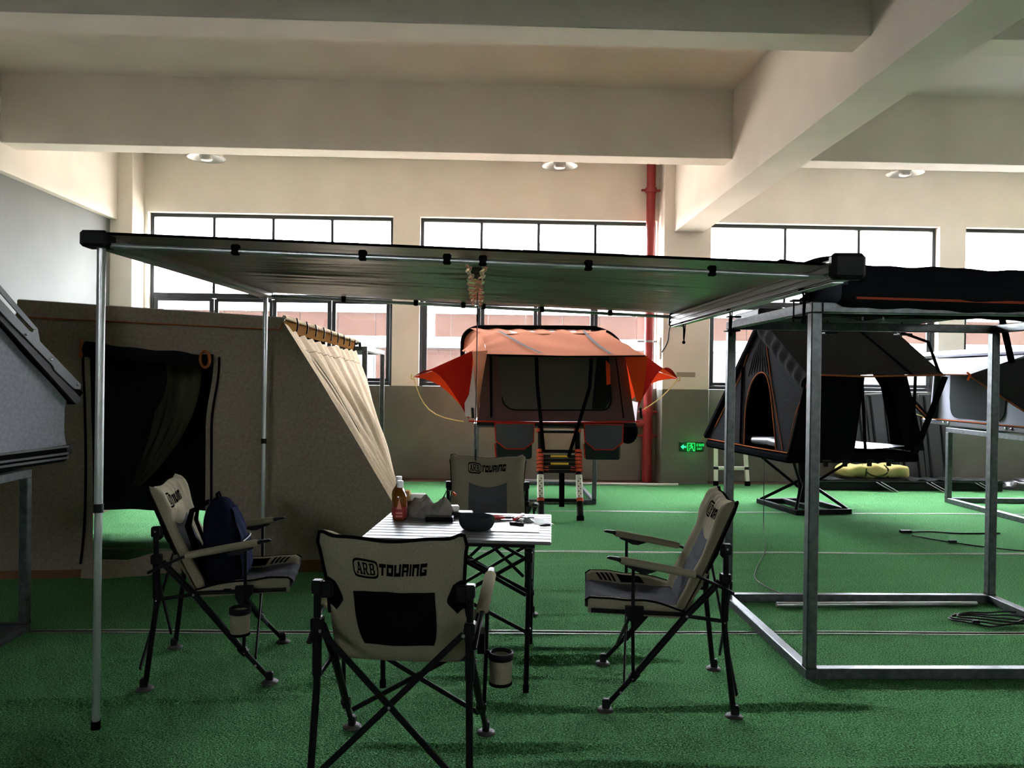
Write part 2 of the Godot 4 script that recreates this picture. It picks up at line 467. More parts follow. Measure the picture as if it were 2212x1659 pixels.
# ---------- lettering on the chairs ----------
func glyphs() -> Array:
	# quads [x0,y0, x1,y1, x2,y2, x3,y3] of the chair badge; 1 unit is the letter height
	var q := []
	var R := func(x0: float, y0: float, x1: float, y1: float, ox: float, w: float, sh: float) -> void:
		q.append([ox + x0 * w + sh * y0, y0, ox + x1 * w + sh * y0, y0, ox + x1 * w + sh * y1, y1, ox + x0 * w + sh * y1, y1])
	var w := 1.02
	var s := 0.31
	var k := 0.31
	var letters := {
		"T": [[0, 1 - k, 1, 1], [0.36, 0, 0.36 + k, 1 - k]],
		"O": [[0, 0, 1, k], [0, 1 - k, 1, 1], [0, k, s, 1 - k], [1 - s, k, 1, 1 - k]],
		"U": [[0, 0, 1, k], [0, k, s, 1], [1 - s, k, 1, 1]],
		"R": [[0, 0, s, 1], [s, 1 - k, 1, 1], [1 - s, 0.5, 1, 1 - k], [s, 0.34, 1, 0.5], [0.7, 0, 0.95, 0.34]],
		"I": [[0, 0, 0.28, 1]],
		"N": [[0, 0, s, 1], [1 - s, 0, 1, 1], [s, 1 - k, 1 - s, 1]],
		"G": [[0, 0, 1, k], [0, 1 - k, 1, 1], [0, k, s, 1 - k], [1 - s, k, 1, 0.52], [0.5, 0.4, 1 - s, 0.52]]}
	var ox := 3.85
	for c in "TOURING":
		for r in letters[c]: R.call(r[0], r[1], r[2], r[3], ox, w, 0.22)
		ox += (0.28 if c == "I" else 1.0) * w + 0.14
	# the boxed letters
	var a := 0.55
	for r in [[0.0, 0, 0.3, 0.16], [0.6, 0, 1.05, 0.16], [0.25, 0.28, 0.75, 0.42]]: R.call(r[0], r[1], r[2], r[3], a, 0.85, 0.0)
	q.append([a + 0.08, 0.1, a + 0.22, 0.1, a + 0.52, 1, a + 0.34, 1])
	q.append([a + 0.62, 0.1, a + 0.86, 0.1, a + 0.56, 1, a + 0.34, 1])
	a = 1.52
	for r in [[0.0, 0, 0.42, 0.14], [0.0, 0.86, 0.8, 1], [0.1, 0, 0.34, 1], [0.34, 0.42, 0.8, 0.56], [0.66, 0.5, 0.92, 0.92], [0.85, 0, 1.1, 0.14]]: R.call(r[0], r[1], r[2], r[3], a, 0.85, 0.0)
	q.append([a + 0.62, 0, a + 0.9, 0, a + 0.6, 0.45, a + 0.38, 0.45])
	a = 2.55
	for r in [[0.0, 0, 0.85, 0.15], [0.0, 0.85, 0.8, 1], [0.1, 0, 0.34, 1], [0.34, 0.44, 0.8, 0.58], [0.66, 0.1, 0.95, 0.46], [0.62, 0.56, 0.88, 0.9]]: R.call(r[0], r[1], r[2], r[3], a, 0.85, 0.0)
	# rounded frame round them
	var n := 28
	var cx := 1.95
	var hw := 1.92
	var hh := 0.80
	var P := func(t: float, ins: float) -> Vector2:
		var ca := cos(t)
		var sa := sin(t)
		return Vector2(cx + (hw - ins) * signf(ca) * pow(absf(ca), 0.35), 0.5 + (hh - ins) * signf(sa) * pow(absf(sa), 0.5))
	for i in n:
		var t0 := TAU * i / n
		var t1 := TAU * (i + 1) / n
		var p: Vector2 = P.call(t0, 0.0)
		var p2: Vector2 = P.call(t1, 0.0)
		var p3: Vector2 = P.call(t1, 0.19)
		var p4: Vector2 = P.call(t0, 0.19)
		q.append([p.x, p.y, p2.x, p2.y, p3.x, p3.y, p4.x, p4.y])
	return q

# ---------- folding chair; the sitter faces +z ----------
const BN := Vector3(0, 0.407, 0.913)
const CW := 0.262

func back_pt(s: float, t: float, off: float, crumple := 0.0) -> Vector3:
	var a := absf(s)
	var top := 1.0 - 0.020 + 0.026 * smoothstep(0.0, 0.6, a) + 0.034 * exp(-pow((a - 0.93) / 0.09, 2.0)) - 0.022 * smoothstep(0.97, 1.0, a)
	var bot := -0.035 + 0.09 * pow(smoothstep(0.7, 1.0, a), 2.0)
	var tt := lerpf(bot, top, t)
	var hw := CW + 0.008 * pow(2.0 * tt - 1.0, 2.0) - 0.006 * smoothstep(0.4, 0.6, tt) * (1.0 - smoothstep(0.6, 0.9, tt))
	var p := Vector3(s * hw, lerpf(0.455, 0.965, tt), lerpf(-0.085, -0.315, tt) - 0.012 * sin(PI * tt) + 0.02 * a * a)
	p.x += s * 0.005 * exp(-pow((tt - 0.97) / 0.05, 2.0)) * smoothstep(0.8, 1.0, a)
	return p + BN * off

func back_edge(s: float, t: float) -> float:
	return sqrt(maxf(0.0, 1.0 - pow(absf(s), 7.0))) * sqrt(maxf(0.0, 1.0 - pow(absf(2.0 * t - 1.0), 9.0)))

func back_front(s: float, t: float) -> Vector3:
	var a := absf(s)
	var o := 0.020 + 0.024 * smoothstep(0.5, 0.85, a) + 0.014 * smoothstep(0.62, 0.8, t)
	o += 0.006 * sin(s * 26.0 + sin(t * 5.0) * 1.5) * smoothstep(0.6, 0.95, t) + 0.003 * sin(s * 9.0 + t * 21.0) * smoothstep(0.6, 0.8, a)
	return back_pt(s, t, 0.004 + o * back_edge(s, t))

func back_rear(s: float, t: float) -> Vector3:
	var a9 := absf(s)
	var o := 0.020 + 0.0045 * sin(s * 23.0 + 2.0) * smoothstep(0.75, 1.0, t) + 0.004 * sin(t * 40.0 + a9 * 6.0) * smoothstep(0.6, 0.9, a9) + 0.0022 * sin(s * 8.0 + t * 6.0) + 0.002 * sin(s * 17.0 - t * 5.0) * t + 0.004 * smoothstep(0.7, 0.95, absf(s)) * sin(t * 24.0)
	return back_pt(s, t, -0.004 - o * back_edge(s, t))

func on_surface(mb: MB, quads: Array, f: Callable, scale: float, ox: float, oy: float, mirror: float, out: Vector3) -> void:
	mb.s.set_smooth_group(-1)
	for q in quads:
		var v := []
		for i in 4:
			v.append(f.call((q[i * 2] - 5.9) * scale * mirror + ox, q[i * 2 + 1] * scale + oy))
		for i in 2:
			pass
		mb.oquad(v[0], v[1], v[2], v[3], out)

var chair0: Node3D

func make_chair(label: String) -> Node3D:
	var t := thing("camping_chair", label, "camping chair", Vector3.ZERO, 0.0, "khaki folding camping chairs round the table")
	# back rest
	var bk := obj("backrest", MB.new().grid(func(u: float, v: float) -> Vector3: return back_front(u, v), 28, 24, -1, 1, 0, 1).grid(func(u: float, v: float) -> Vector3: return back_rear(u, v), 28, 24, -1, 1, 0, 1, true), "khaki", t)
	var lum := func(u: float, v: float) -> Vector3:
		var w := 0.5 + 0.03 * v
		var top := 0.6 + 0.05 * u * u
		var tt := v * top
		var puff := 0.010 * sqrt(absf(sin(PI * v * 3.0))) * (1.0 - pow(absf(u), 6.0))
		return back_front(u * w, tt) + BN * (0.002 + puff)
	obj("lumbar_pad", MB.new().grid(lum, 16, 36, -1, 1, 0.02, 1), "pad_grey", bk, "grey quilted lumbar pad")
	var pk := func(u: float, v: float) -> Vector3:
		var w := 0.56 + 0.03 * v - 0.06 * pow(1.0 - v, 6.0)
		return back_rear(u * w + 0.0, lerpf(0.18, 0.63, v) - 0.012 * u * u * v) - BN * (0.003 + 0.004 * sin(PI * v))
	obj("mesh_pocket", MB.new().grid(pk, 14, 14, -1, 1, 0, 1, true), "black_cloth", bk, "black mesh pocket on the rear")
	for sd in [-1.0, 1.0]:
		var tr := func(u: float, v: float) -> Vector3:
			var a := lerpf(0.74 + 0.12 * absf(v - 0.55) * 2.0, 0.985, u)
			return back_rear(sd * a, lerpf(0.42, 0.66, v)) - BN * 0.004
		obj("corner_pocket", MB.new().grid(tr, 6, 8), "black_cloth", bk)
	var lg := MB.new()
	on_surface(lg, glyphs(), func(x: float, y: float) -> Vector3: return back_rear(x, y) - BN * 0.0022, 0.092, 0.0, 0.755, -1.0, -BN)
	obj("logo", lg, "print_black", bk, "printed badge and lettering on the rear")
	var lf := MB.new()
	on_surface(lf, glyphs(), func(x: float, y: float) -> Vector3: return back_front(x, y) + BN * 0.0022, 0.092, 0.0, 0.79, 1.0, BN)
	obj("logo", lf, "print_black", bk, "printed badge and lettering on the headrest")
	var rim := []
	for i in 13: rim.append(back_pt(-1.0, 0.35 + 0.6 * i / 12.0, -0.01))
	for i in 31: rim.append(back_pt(lerpf(-0.97, 0.97, i / 30.0), 1.0, -0.008))
	for i in 13: rim.append(back_pt(1.0, 0.95 - 0.6 * i / 12.0, -0.01))
	obj("piping", MB.new().tube(rim, 0.0065, 6), "black_cloth", bk)
	# seat
	var sy := func(s: float, v: float) -> Vector3:
		var a := absf(s)
		var y := 0.462 + 0.024 * v - 0.026 * (1.0 - s * s) * sin(PI * v) + 0.030 * smoothstep(0.66, 0.9, a) * smoothstep(0.0, 0.3, v) - 0.02 * smoothstep(0.94, 1.0, v)
		y += 0.0025 * sin(s * 11.0 + v * 8.0) + 0.002 * sin(v * 19.0)
		return Vector3(s * 0.25, y, lerpf(-0.085, 0.385, v))
	var st := obj("seat", MB.new().grid(sy, 22, 20, -1, 1).grid(func(u: float, v: float) -> Vector3: return (sy.call(u, v) as Vector3) * Vector3(1, 0, 1) + Vector3(0, 0.445 + 0.012 * v + 0.012 * smoothstep(0.9, 1.0, v), 0), 10, 8, -1, 1, 0, 1, true), "seat_grey", t)
	for sd in [-1.0, 1.0]:
		obj("side_panel", MB.new().grid(func(u: float, v: float) -> Vector3: return (sy.call(sd * lerpf(0.70, 1.0, u), v) as Vector3) + Vector3(0, 0.004, 0), 6, 20, 0, 1, 0.04, 0.985), "khaki", st, "khaki side panel of the seat")
		var sk := func(u: float, v: float) -> Vector3:
			var p: Vector3 = sy.call(sd, v)
			return Vector3(p.x + sd * 0.006 * sin(PI * u), lerpf(0.428 + 0.012 * v, p.y, u), p.z)
		obj("skirt", MB.new().grid(sk, 4, 14, 0, 1, 0.02, 0.97), "khaki", st)
		var bar := MB.new()
		var lift := Vector3(-sd * 0.004, 0.004, 0)
		for i in 5:
			var za := 0.60 + i * 0.05 if i > 0 else 0.34
			var wd := 0.028 if i > 0 else 0.26
			bar.grid(func(u: float, v: float) -> Vector3: return (sy.call(sd * lerpf(0.74, 0.90, u), za + wd * v + 0.06 * u) as Vector3) + lift, 5, 3)
		obj("stripe_print", bar, "print_black", st)
		var ed := []
		for i in 21: ed.append((sy.call(sd, i / 20.0) as Vector3) + Vector3(sd * 0.003, 0.002, 0))
		obj("piping", MB.new().tube(ed, 0.005, 6), "black_cloth", st)
	# frame
	for sd in [-1.0, 1.0]:
		var x: float = sd * 0.283
		var rl := MB.new().tube([Vector3(x, 0.785, -0.262), Vector3(x, 0.6, -0.259), Vector3(x, 0.43, -0.256), Vector3(x, 0.40, -0.257), Vector3(sd * 0.293, 0.035, -0.299)], 0.0135, 10)
		rl.tube([Vector3(x, 0.645, -0.259), Vector3(x, 0.44, -0.256)], 0.0175, 10)
		rl.box(Vector3(x, 0.768, -0.262), Vector3(0.036, 0.05, 0.038), 0.005)
		rl.box(Vector3(x - sd * 0.03, 0.755, -0.25), Vector3(0.05, 0.06, 0.022), 0.005)
		rl.box(Vector3(x, 0.632, -0.257), Vector3(0.04, 0.045, 0.05), 0.005)
		obj("rear_leg", rl, "black_metal", t)
		var fx: float = sd * 0.27
		var fl := MB.new().tube([Vector3(fx, 0.615, -0.235), Vector3(fx, 0.45, -0.085), Vector3(sd * 0.285, 0.17, 0.147)], 0.0155, 10)
		fl.tube([Vector3(sd * 0.284, 0.2, 0.122), Vector3(sd * 0.295, 0.03, 0.272)], 0.0115, 10)
		fl.bar(Vector3(sd * 0.284, 0.185, 0.135), Vector3(sd * 0.287, 0.145, 0.17), 0.036, 0.036, 0.006)
		fl.tube([Vector3(sd * 0.279, 0.433, -0.256), Vector3(sd * 0.275, 0.45, -0.085)], 0.0095, 8)
		fl.tube([Vector3(sd * 0.262, 0.452, -0.085), Vector3(sd * 0.262, 0.455, 0.355)], 0.0105, 8)
		obj("front_leg", fl, "black_metal", t)
		for ft in [[sd * 0.293, -0.303], [sd * 0.295, 0.285]]:
			var fm := MB.new().lathe([Vector2(0.041, -0.012), Vector2(0.041, -0.008), Vector2(0.03, 0.0), Vector2(0.0, 0.004)], 16, Transform3D(Basis(), Vector3(ft[0], 0.012, ft[1])))
			var fo := obj("foot", fm, "foot_plastic", t)
			obj("shoe", MB.new().box(Vector3(ft[0], 0.03, ft[1] - 0.004), Vector3(0.03, 0.05, 0.036), 0.006), "black_plastic", fo)
		# arm
		var ax: float = sd * 0.312
		obj("arm_support", MB.new().tube([Vector3(ax - sd * 0.005, 0.67, 0.164), Vector3(sd * 0.303, 0.40, 0.163), Vector3(sd * 0.298, 0.185, 0.158)], 0.0085, 8).prism(v2([-0.05, 0.035, 0.035, 0.035, 0.035, 0.0, -0.005, -0.055, -0.03, -0.055, -0.05, -0.02]), 0.03, Transform3D(Basis(Vector3(0, 0, 1), Vector3(0, 1, 0), Vector3(-1, 0, 0)), Vector3(sd * 0.285, 0.452, 0.163))).box(Vector3(sd * 0.297, 0.17, 0.155), Vector3(0.02, 0.03, 0.03), 0.004), "black_metal", t)
		var ar := obj("armrest", MB.new().tube([Vector3(ax, 0.651, -0.118), Vector3(ax, 0.653, -0.108), Vector3(ax, 0.680, 0.05), Vector3(ax, 0.706, 0.215), Vector3(ax, 0.708, 0.228)], [0.018, 0.0245, 0.025, 0.025, 0.018], 14, true, 0.72), "khaki", t)
		obj("arm_bar", MB.new().tube([Vector3(sd * 0.302, 0.570, -0.292), Vector3(sd * 0.306, 0.612, -0.205), Vector3(ax, 0.645, -0.13), Vector3(ax, 0.652, -0.10)], 0.011, 8, true, 0.7), "black_plastic", ar)
		obj("arm_bracket", MB.new().prism(v2([0.05, 0.0, 0.21, 0.0, 0.20, -0.012, 0.17, -0.018, 0.13, -0.03, 0.10, -0.028, 0.07, -0.012]), 0.022, Transform3D(Basis(Vector3(0, 0.155, 0.988), Vector3(0, 0.988, -0.155), Vector3(-1, 0, 0)), Vector3(ax, 0.660, 0.0))), "black_plastic", ar)
		obj("arm_tip", MB.new().tube([Vector3(ax, 0.708, 0.222), Vector3(ax, 0.712, 0.24), Vector3(ax, 0.717, 0.275), Vector3(ax, 0.716, 0.286)], [0.022, 0.016, 0.013, 0.006], 10, true, 0.6), "black_plastic", ar)
	# crossed braces
	for sd in [-1.0, 1.0]:
		obj("rear_brace", MB.new().bar(Vector3(sd * 0.262, 0.615, -0.28 - sd * 0.007), Vector3(-sd * 0.272, 0.09, -0.325 - sd * 0.007), 0.023, 0.011, 0.003, Vector3(0, 0, 1)), "black_metal", t)
		obj("front_brace", MB.new().bar(Vector3(sd * 0.258, 0.425, 0.17 + sd * 0.007), Vector3(-sd * 0.272, 0.115, 0.205 + sd * 0.007), 0.020, 0.011, 0.003, Vector3(0, 0, 1)), "black_metal", t)
	var rv := MB.new()
	for p in [Vector3(0, 0.352, -0.312), Vector3(0.262, 0.612, -0.29), Vector3(-0.262, 0.612, -0.29)]:
		rv.ball(p, Vector3(0.007, 0.007, 0.005), 8, 6)
	for sd in [-1.0, 1.0]:
		for p in [Vector3(sd * 0.299, 0.77, -0.262), Vector3(sd * 0.292, 0.43, -0.256), Vector3(sd * 0.288, 0.45, -0.085), Vector3(sd * 0.301, 0.155, 0.16), Vector3(sd * 0.306, 0.09, 0.215)]:
			rv.ball(p, Vector3(0.005, 0.006, 0.006), 8, 6)
	obj("rivets", rv, "alu_grey", t)
	# cup holder at the sitter's right
	var cx := Transform3D(Basis(), Vector3(-0.366, 0.27, 0.15))
	var cu := obj("cup_holder", MB.new().lathe([Vector2(0.0, 0.0), Vector2(0.043, 0.0), Vector2(0.046, 0.012), Vector2(0.047, 0.06), Vector2(0.048, 0.118), Vector2(0.042, 0.118), Vector2(0.041, 0.012), Vector2(0.0, 0.01)], 20, cx), "khaki", t)
	obj("rim", MB.new().lathe([Vector2(0.048, 0.104), Vector2(0.052, 0.106), Vector2(0.053, 0.128), Vector2(0.050, 0.134), Vector2(0.044, 0.134), Vector2(0.043, 0.108)], 20, cx).tube([Vector3(-0.318, 0.392, 0.152), Vector3(-0.303, 0.40, 0.16)], 0.011, 8), "black_plastic", cu)
	obj("binding", MB.new().lathe([Vector2(0.0435, -0.002), Vector2(0.048, 0.0), Vector2(0.048, 0.012), Vector2(0.0465, 0.013)], 20, cx), "black_cloth", cu)
	obj("side_label", MB.new().box(Vector3(-0.2585, 0.455, 0.07), Vector3(0.004, 0.026, 0.036), 0.001), "black_cloth", st)
	return t

func chairs() -> void:
	chair0 = make_chair("khaki folding camping chair with its back to the viewer, nearest of the four")
	var spots := [[-0.305, -3.078, 174.4, ""], [-1.393, -4.138, 98.5, "khaki folding camping chair holding the navy backpack"], [0.892, -3.8135, -97.45, "empty khaki folding camping chair at the right of the table, facing left"], [0.02, -5.29, 0.5, "khaki folding camping chair behind the table, facing the viewer"]]
	for i in 4:
		var c: Node3D = chair0
		if i > 0:
			c = chair0.duplicate()
			c.name = "camping_chair"
			add_top(c)
			c.set_meta("label", spots[i][3])
		c.position = Vector3(spots[i][0], 0.006, spots[i][1])
		c.rotation.y = deg_to_rad(spots[i][2])

# ---------- table and what lies on it ----------
const TY := 0.755

func table() -> void:
	var t := thing("folding_table", "folding table with a silver slatted top and black crossed legs", "table", Vector3(-0.112, 0.006, -4.141), deg_to_rad(-4.9))
	var n := 11
	for i in n:
		var z := 0.3825 - 0.0696 * (i + 0.5)
		obj("slat", MB.new().box(Vector3(0, 0.74, z), Vector3(0.94, 0.017, 0.0630), 0.005), "slat", t)
	var fr := MB.new()
	for z in [-0.33, 0.33]: fr.box(Vector3(0, 0.72, z), Vector3(0.78, 0.022, 0.03), 0.003)
	for x in [-0.30, 0.30]: fr.box(Vector3(x, 0.718, 0), Vector3(0.03, 0.02, 0.66), 0.003)
	obj("top_frame", fr, "black_metal", t)
	for sx in [-1.0, 1.0]:
		for sz in [-1.0, 1.0]:
			var lg := MB.new().tube([Vector3(sx * 0.365, 0.71, sz * 0.35), Vector3(sx * 0.355, 0.02, sz * 0.347)], 0.0125, 10)
			lg.box(Vector3(sx * 0.363, 0.665, sz * 0.35), Vector3(0.035, 0.05, 0.035), 0.004)
			lg.box(Vector3(sx * 0.36, 0.30, sz * 0.35), Vector3(0.032, 0.035, 0.032), 0.004)
			var l := obj("leg", lg, "black_metal", t)
			obj("rubber_foot", MB.new().tube([Vector3(sx * 0.355, 0.035, sz * 0.347), Vector3(sx * 0.355, 0.0, sz * 0.347)], 0.0155, 10), "rubber", l)
	# lattice of crossed bars on each side
	for sd in 4:
		var B := Basis(Vector3.UP, sd * PI / 2)
		var hw := 0.35 if sd % 2 == 0 else 0.335
		var d := 0.352 if sd % 2 == 0 else 0.362
		for c in [-1.0, 1.0]:
			for q in [[c * hw, 0.665, 0.0, 0.46], [c * hw, 0.48, 0.0, 0.665], [c * hw, 0.30, 0.0, 0.475]]:
				var off: float = 0.006 * c + 0.005 * (q[1] - 0.5)
				obj("cross_brace", MB.new().bar(B * Vector3(q[0], q[1], d + off), B * Vector3(q[2], q[3], d + off), 0.018, 0.008, 0.002, B * Vector3(0, 0, 1)), "black_metal", t)

func on_table(called: String, label: String, cat: String, x: float, z: float, turn := 0.0, up := 0.0) -> Node3D:
	return thing(called, label, cat, Vector3(x, TY + up, z), turn)

func bottle(x: float, z: float, label: String, h: float, group: String) -> void:
	var b := on_table("drink_bottle", label, "bottle", x, z)
	b.set_meta("group", group)
	var f := func(u: float, v: float) -> Vector3:   # square body with soft corners that narrows to the neck
		var y := v * h * 0.83
		var r := 0.038
		if v < 0.04: r *= 0.8 + 0.2 * v / 0.04
		if v > 0.72: r = lerpf(0.038, 0.014, smoothstep(0.72, 1.0, v))
		if v > 0.22 and v < 0.6: r *= 0.97
		var a := TAU * u
		var sq := pow(pow(absf(cos(a)), 4.0) + pow(absf(sin(a)), 4.0), -0.25)
		var m := lerpf(sq, 1.0, smoothstep(0.7, 0.95, v))
		return Vector3(cos(-a) * r * m, y, sin(-a) * r * m)
	var body := obj("body", MB.new().grid(f, 24, 24), "tea", b)
	obj("label_wrap", MB.new().grid(func(u: float, v: float) -> Vector3: return (f.call(u, v) as Vector3) * Vector3(1.02, 1, 1.02), 24, 8, 0, 1, 0.08, 0.42), "label_red", body, "red printed wrap")
	var tri := MB.new()
	for k in 4:
		var B := Basis(Vector3.UP, k * PI / 2)
		tri.otri(B * Vector3(-0.014, h * 0.3, 0.0388), B * Vector3(0.014, h * 0.3, 0.0388), B * Vector3(0.0, h * 0.58, 0.0385), B * Vector3(0, 0, 1))
		for r in 2:
			tri.oquad(B * Vector3(-0.018, h * (0.10 + r * 0.08), 0.0395), B * Vector3(0.018, h * (0.10 + r * 0.08), 0.0395), B * Vector3(0.018, h * (0.14 + r * 0.08), 0.0395), B * Vector3(-0.018, h * (0.14 + r * 0.08), 0.0395), B * Vector3(0, 0, 1))
	obj("label_print", tri, "label_pale", body)
	obj("cap", MB.new().lathe([Vector2(0.0165, h * 0.83), Vector2(0.0175, h * 0.84), Vector2(0.0175, h - 0.003), Vector2(0.0155, h), Vector2(0, h)], 20), "white_plastic", b)

func table_things() -> void:
	textured(mat("slat", Color(0.45, 0.45, 0.45), 0.5, 0.35), nz(41, 0.02, 256, 0.85, 1.0), 3.0)
	mat("tea", Color(0.42, 0.24, 0.07), 0.15)
	mat("label_red", Color(0.5, 0.05, 0.06), 0.4)
	mat("label_pale", Color(0.75, 0.45, 0.38), 0.5)
	textured(mat("bag_grey", Color(0.5, 0.48, 0.45), 0.7), nz(42, 0.02, 256, 0.85, 1.0), 6.0)
	mat("bowl_grey", Color(0.17, 0.19, 0.195), 0.75)
	mat("carton", Color(0.72, 0.6, 0.42), 0.8)
	mat("paper", Color(0.88, 0.88, 0.87), 0.7)
	mat("maroon", Color(0.25, 0.05, 0.07), 0.6)
	mat("steel_dark", Color(0.3, 0.3, 0.3), 0.35, 0.7)
	mat("screen_black", Color(0.02, 0.02, 0.025), 0.08)
	mat("red_grip", Color(0.7, 0.06, 0.07), 0.45)
	mat("film", Color(0.66, 0.67, 0.68), 0.3)
	mat("blue_plastic", Color(0.35, 0.55, 0.75), 0.4)
	bottle(-0.471, -4.276, "bottle of amber tea with a red wrap, the nearer of the two on the table", 0.217, "tea bottles on the table")
	bottle(-0.492, -4.40, "bottle of amber tea standing behind the other one", 0.225, "tea bottles on the table")
	# crumpled grey stuff sack
	var bg := on_table("drawstring_bag", "crumpled grey cloth bag with an orange toggle lying on the table", "bag", -0.325, -4.385, deg_to_rad(-12))
	var f := func(u: float, v: float) -> Vector3:
		var x := lerpf(-0.125, 0.145, u)
		var e := pow(maxf(0.0, sin(PI * clampf(u * 0.93 + 0.035, 0.0, 1.0))), 0.45)
		var hh := (0.115 - 0.035 * smoothstep(0.35, 0.6, u) + 0.075 * exp(-pow((u - 0.88) / 0.12, 2.0))) * e
		hh += 0.012 * sin(u * 21.0 + v * 9.0) * e + 0.008 * sin(u * 37.0 - v * 23.0) * e
		var a := PI * v
		var d := 0.064 * e * (1.0 + 0.1 * sin(u * 17.0 + v * 6.0))
		return Vector3(x, maxf(0.001, hh * pow(sin(a), 0.7)), d * cos(a))
	var bb := obj("body", MB.new().grid(f, 40, 22), "bag_grey", bg)
	obj("drawcord", MB.new().tube([Vector3(0.10, 0.11, 0.05), Vector3(0.115, 0.155, 0.02), Vector3(0.135, 0.15, 0.0), Vector3(0.16, 0.13, 0.01)], 0.003, 6), "cord_black", bg)
	obj("toggle", MB.new().tube([Vector3(0.145, 0.142, 0.0), Vector3(0.165, 0.128, 0.012)], 0.007, 8), "orange_plastic", bg)
	# boxes behind the bag
	obj("body", MB.new().box(Vector3(0, 0.055, 0), Vector3(0.085, 0.11, 0.05), 0.003), "paper", on_table("paper_box", "upright white paper box behind the crumpled grey bag", "box", -0.392, -4.515, 0.0))
	obj("body", MB.new().box(Vector3(0, 0.065, 0), Vector3(0.075, 0.13, 0.05), 0.003), "carton", on_table("cardboard_box", "small tan cardboard box behind the tea bottles", "box", -0.475, -4.50, -0.1))
	obj("body", MB.new().box(Vector3(0, 0.04, 0), Vector3(0.09, 0.08, 0.03), 0.006), "maroon", on_table("pouch", "small dark red pouch between the bottles and the grey bag", "pouch", -0.415, -4.435, 0.15))
	for k in 2:
		var ph := on_table("mobile_phone", ["black mobile phone lying under another one beside the bowl", "black mobile phone stacked on top of the other one"][k], "phone", -0.25, -4.25 - 0.003 * k, deg_to_rad(2 - 3 * k), 0.013 * k)
		ph.set_meta("group", "stacked phones")
		obj("body", MB.new().box(Vector3(0, 0.0065, 0), Vector3(0.155, 0.012, 0.075), 0.005), "black_plastic", ph)
		obj("screen", MB.new().box(Vector3(0, 0.0128, 0), Vector3(0.147, 0.0006, 0.068)), "screen_black", ph)
	var cs := on_table("tool_case", "flat black case lying behind the bowl", "case", -0.155, -4.40, deg_to_rad(-3))
	obj("body", MB.new().box(Vector3(0, 0.014, 0), Vector3(0.17, 0.028, 0.085), 0.006), "black_plastic", cs)
	var wb := on_table("small_box", "small white box sitting on the flat black case", "box", -0.19, -4.41, 0.1, 0.028)
	obj("body", MB.new().box(Vector3(0, 0.016, 0), Vector3(0.085, 0.032, 0.055), 0.008), "white_plastic", wb)
	# bowl
	var bo := on_table("bowl", "dark grey round bowl near the front edge of the table", "bowl", -0.042, -4.02)
	obj("body", MB.new().lathe([Vector2(0, 0.0), Vector2(0.060, 0.0), Vector2(0.068, 0.003), Vector2(0.080, 0.012), Vector2(0.090, 0.028), Vector2(0.0945, 0.045), Vector2(0.0945, 0.058), Vector2(0.091, 0.068), Vector2(0.086, 0.072), Vector2(0.083, 0.070), Vector2(0.083, 0.05), Vector2(0.07, 0.016), Vector2(0.05, 0.008), Vector2(0, 0.008)], 40), "bowl_grey", bo)
	# red handled pliers
	var pl := on_table("pliers", "red handled pliers lying open behind the bowl", "pliers", 0.10, -4.30, deg_to_rad(4))
	for sd in [-1.0, 1.0]:
		obj("handle", MB.new().tube([Vector3(0.012, 0.012, sd * 0.004), Vector3(-0.02, 0.014, sd * 0.022), Vector3(-0.055, 0.014, sd * 0.026), Vector3(-0.09, 0.012, sd * 0.016)], [0.006, 0.009, 0.009, 0.007], 8), "red_grip", pl)
	obj("jaws", MB.new().box(Vector3(0.03, 0.012, 0), Vector3(0.04, 0.014, 0.02), 0.004).bar(Vector3(0.05, 0.012, 0.003), Vector3(0.085, 0.012, 0.001), 0.012, 0.012, 0.003), "steel_dark", pl)
	var ut := on_table("utility_knife", "red and white snap cutter beside the pliers", "cutter", 0.183, -4.28, deg_to_rad(65))
	obj("body", MB.new().tube([Vector3(-0.05, 0.014, 0), Vector3(-0.02, 0.016, 0.004), Vector3(0.05, 0.018, 0.0)], [0.012, 0.014, 0.011], 10, true, 0.8), "red_grip", ut)
	obj("blade_guard", MB.new().box(Vector3(0.064, 0.02, 0), Vector3(0.04, 0.016, 0.02), 0.004), "white_plastic", ut)
	var pn := on_table("marker_pen", "black marker pen lying on the clear sheet", "pen", 0.172, -4.135, deg_to_rad(-28))
	obj("barrel", MB.new().tube([Vector3(-0.042, 0.008, 0), Vector3(-0.04, 0.008, 0), Vector3(0.015, 0.008, 0)], [0.005, 0.0085, 0.0085], 12), "black_plastic", pn)
	obj("cap", MB.new().tube([Vector3(0.012, 0.008, 0), Vector3(0.04, 0.008, 0), Vector3(0.043, 0.008, 0)], [0.0092, 0.0092, 0.006], 12), "black_plastic", pn)
	var ky := on_table("screw_packet", "clear packet of small metal fittings beside the cutter", "packet", 0.232, -4.26, 0.3)
	obj("packet", MB.new().grid(func(u: float, v: float) -> Vector3: return Vector3(lerpf(-0.04, 0.04, u), 0.002 + 0.016 * sin(PI * u) * sin(PI * v) + 0.003 * sin(u * 19 + v * 13), lerpf(-0.05, 0.05, v)), 10, 10), "film", ky)
	for k in 5:
		obj("fitting", MB.new().tube([Vector3(-0.03 + 0.013 * k, 0.02, -0.03 + 0.02 * rnd(k)), Vector3(-0.02 + 0.013 * k, 0.022, 0.01 + 0.02 * rnd(k + 9))], 0.004, 6), "steel_dark", ky)
	var pa := on_table("paper_slip", "white paper slip by the right edge of the table", "paper", 0.30, -4.24, deg_to_rad(18))
	obj("sheet", MB.new().grid(func(u: float, v: float) -> Vector3: return Vector3(lerpf(-0.045, 0.045, u), 0.002 + 0.006 * sin(u * 3.0) * v + 0.002 * sin(v * 9.0), lerpf(-0.11, 0.11, v)), 6, 12), "paper", pa)
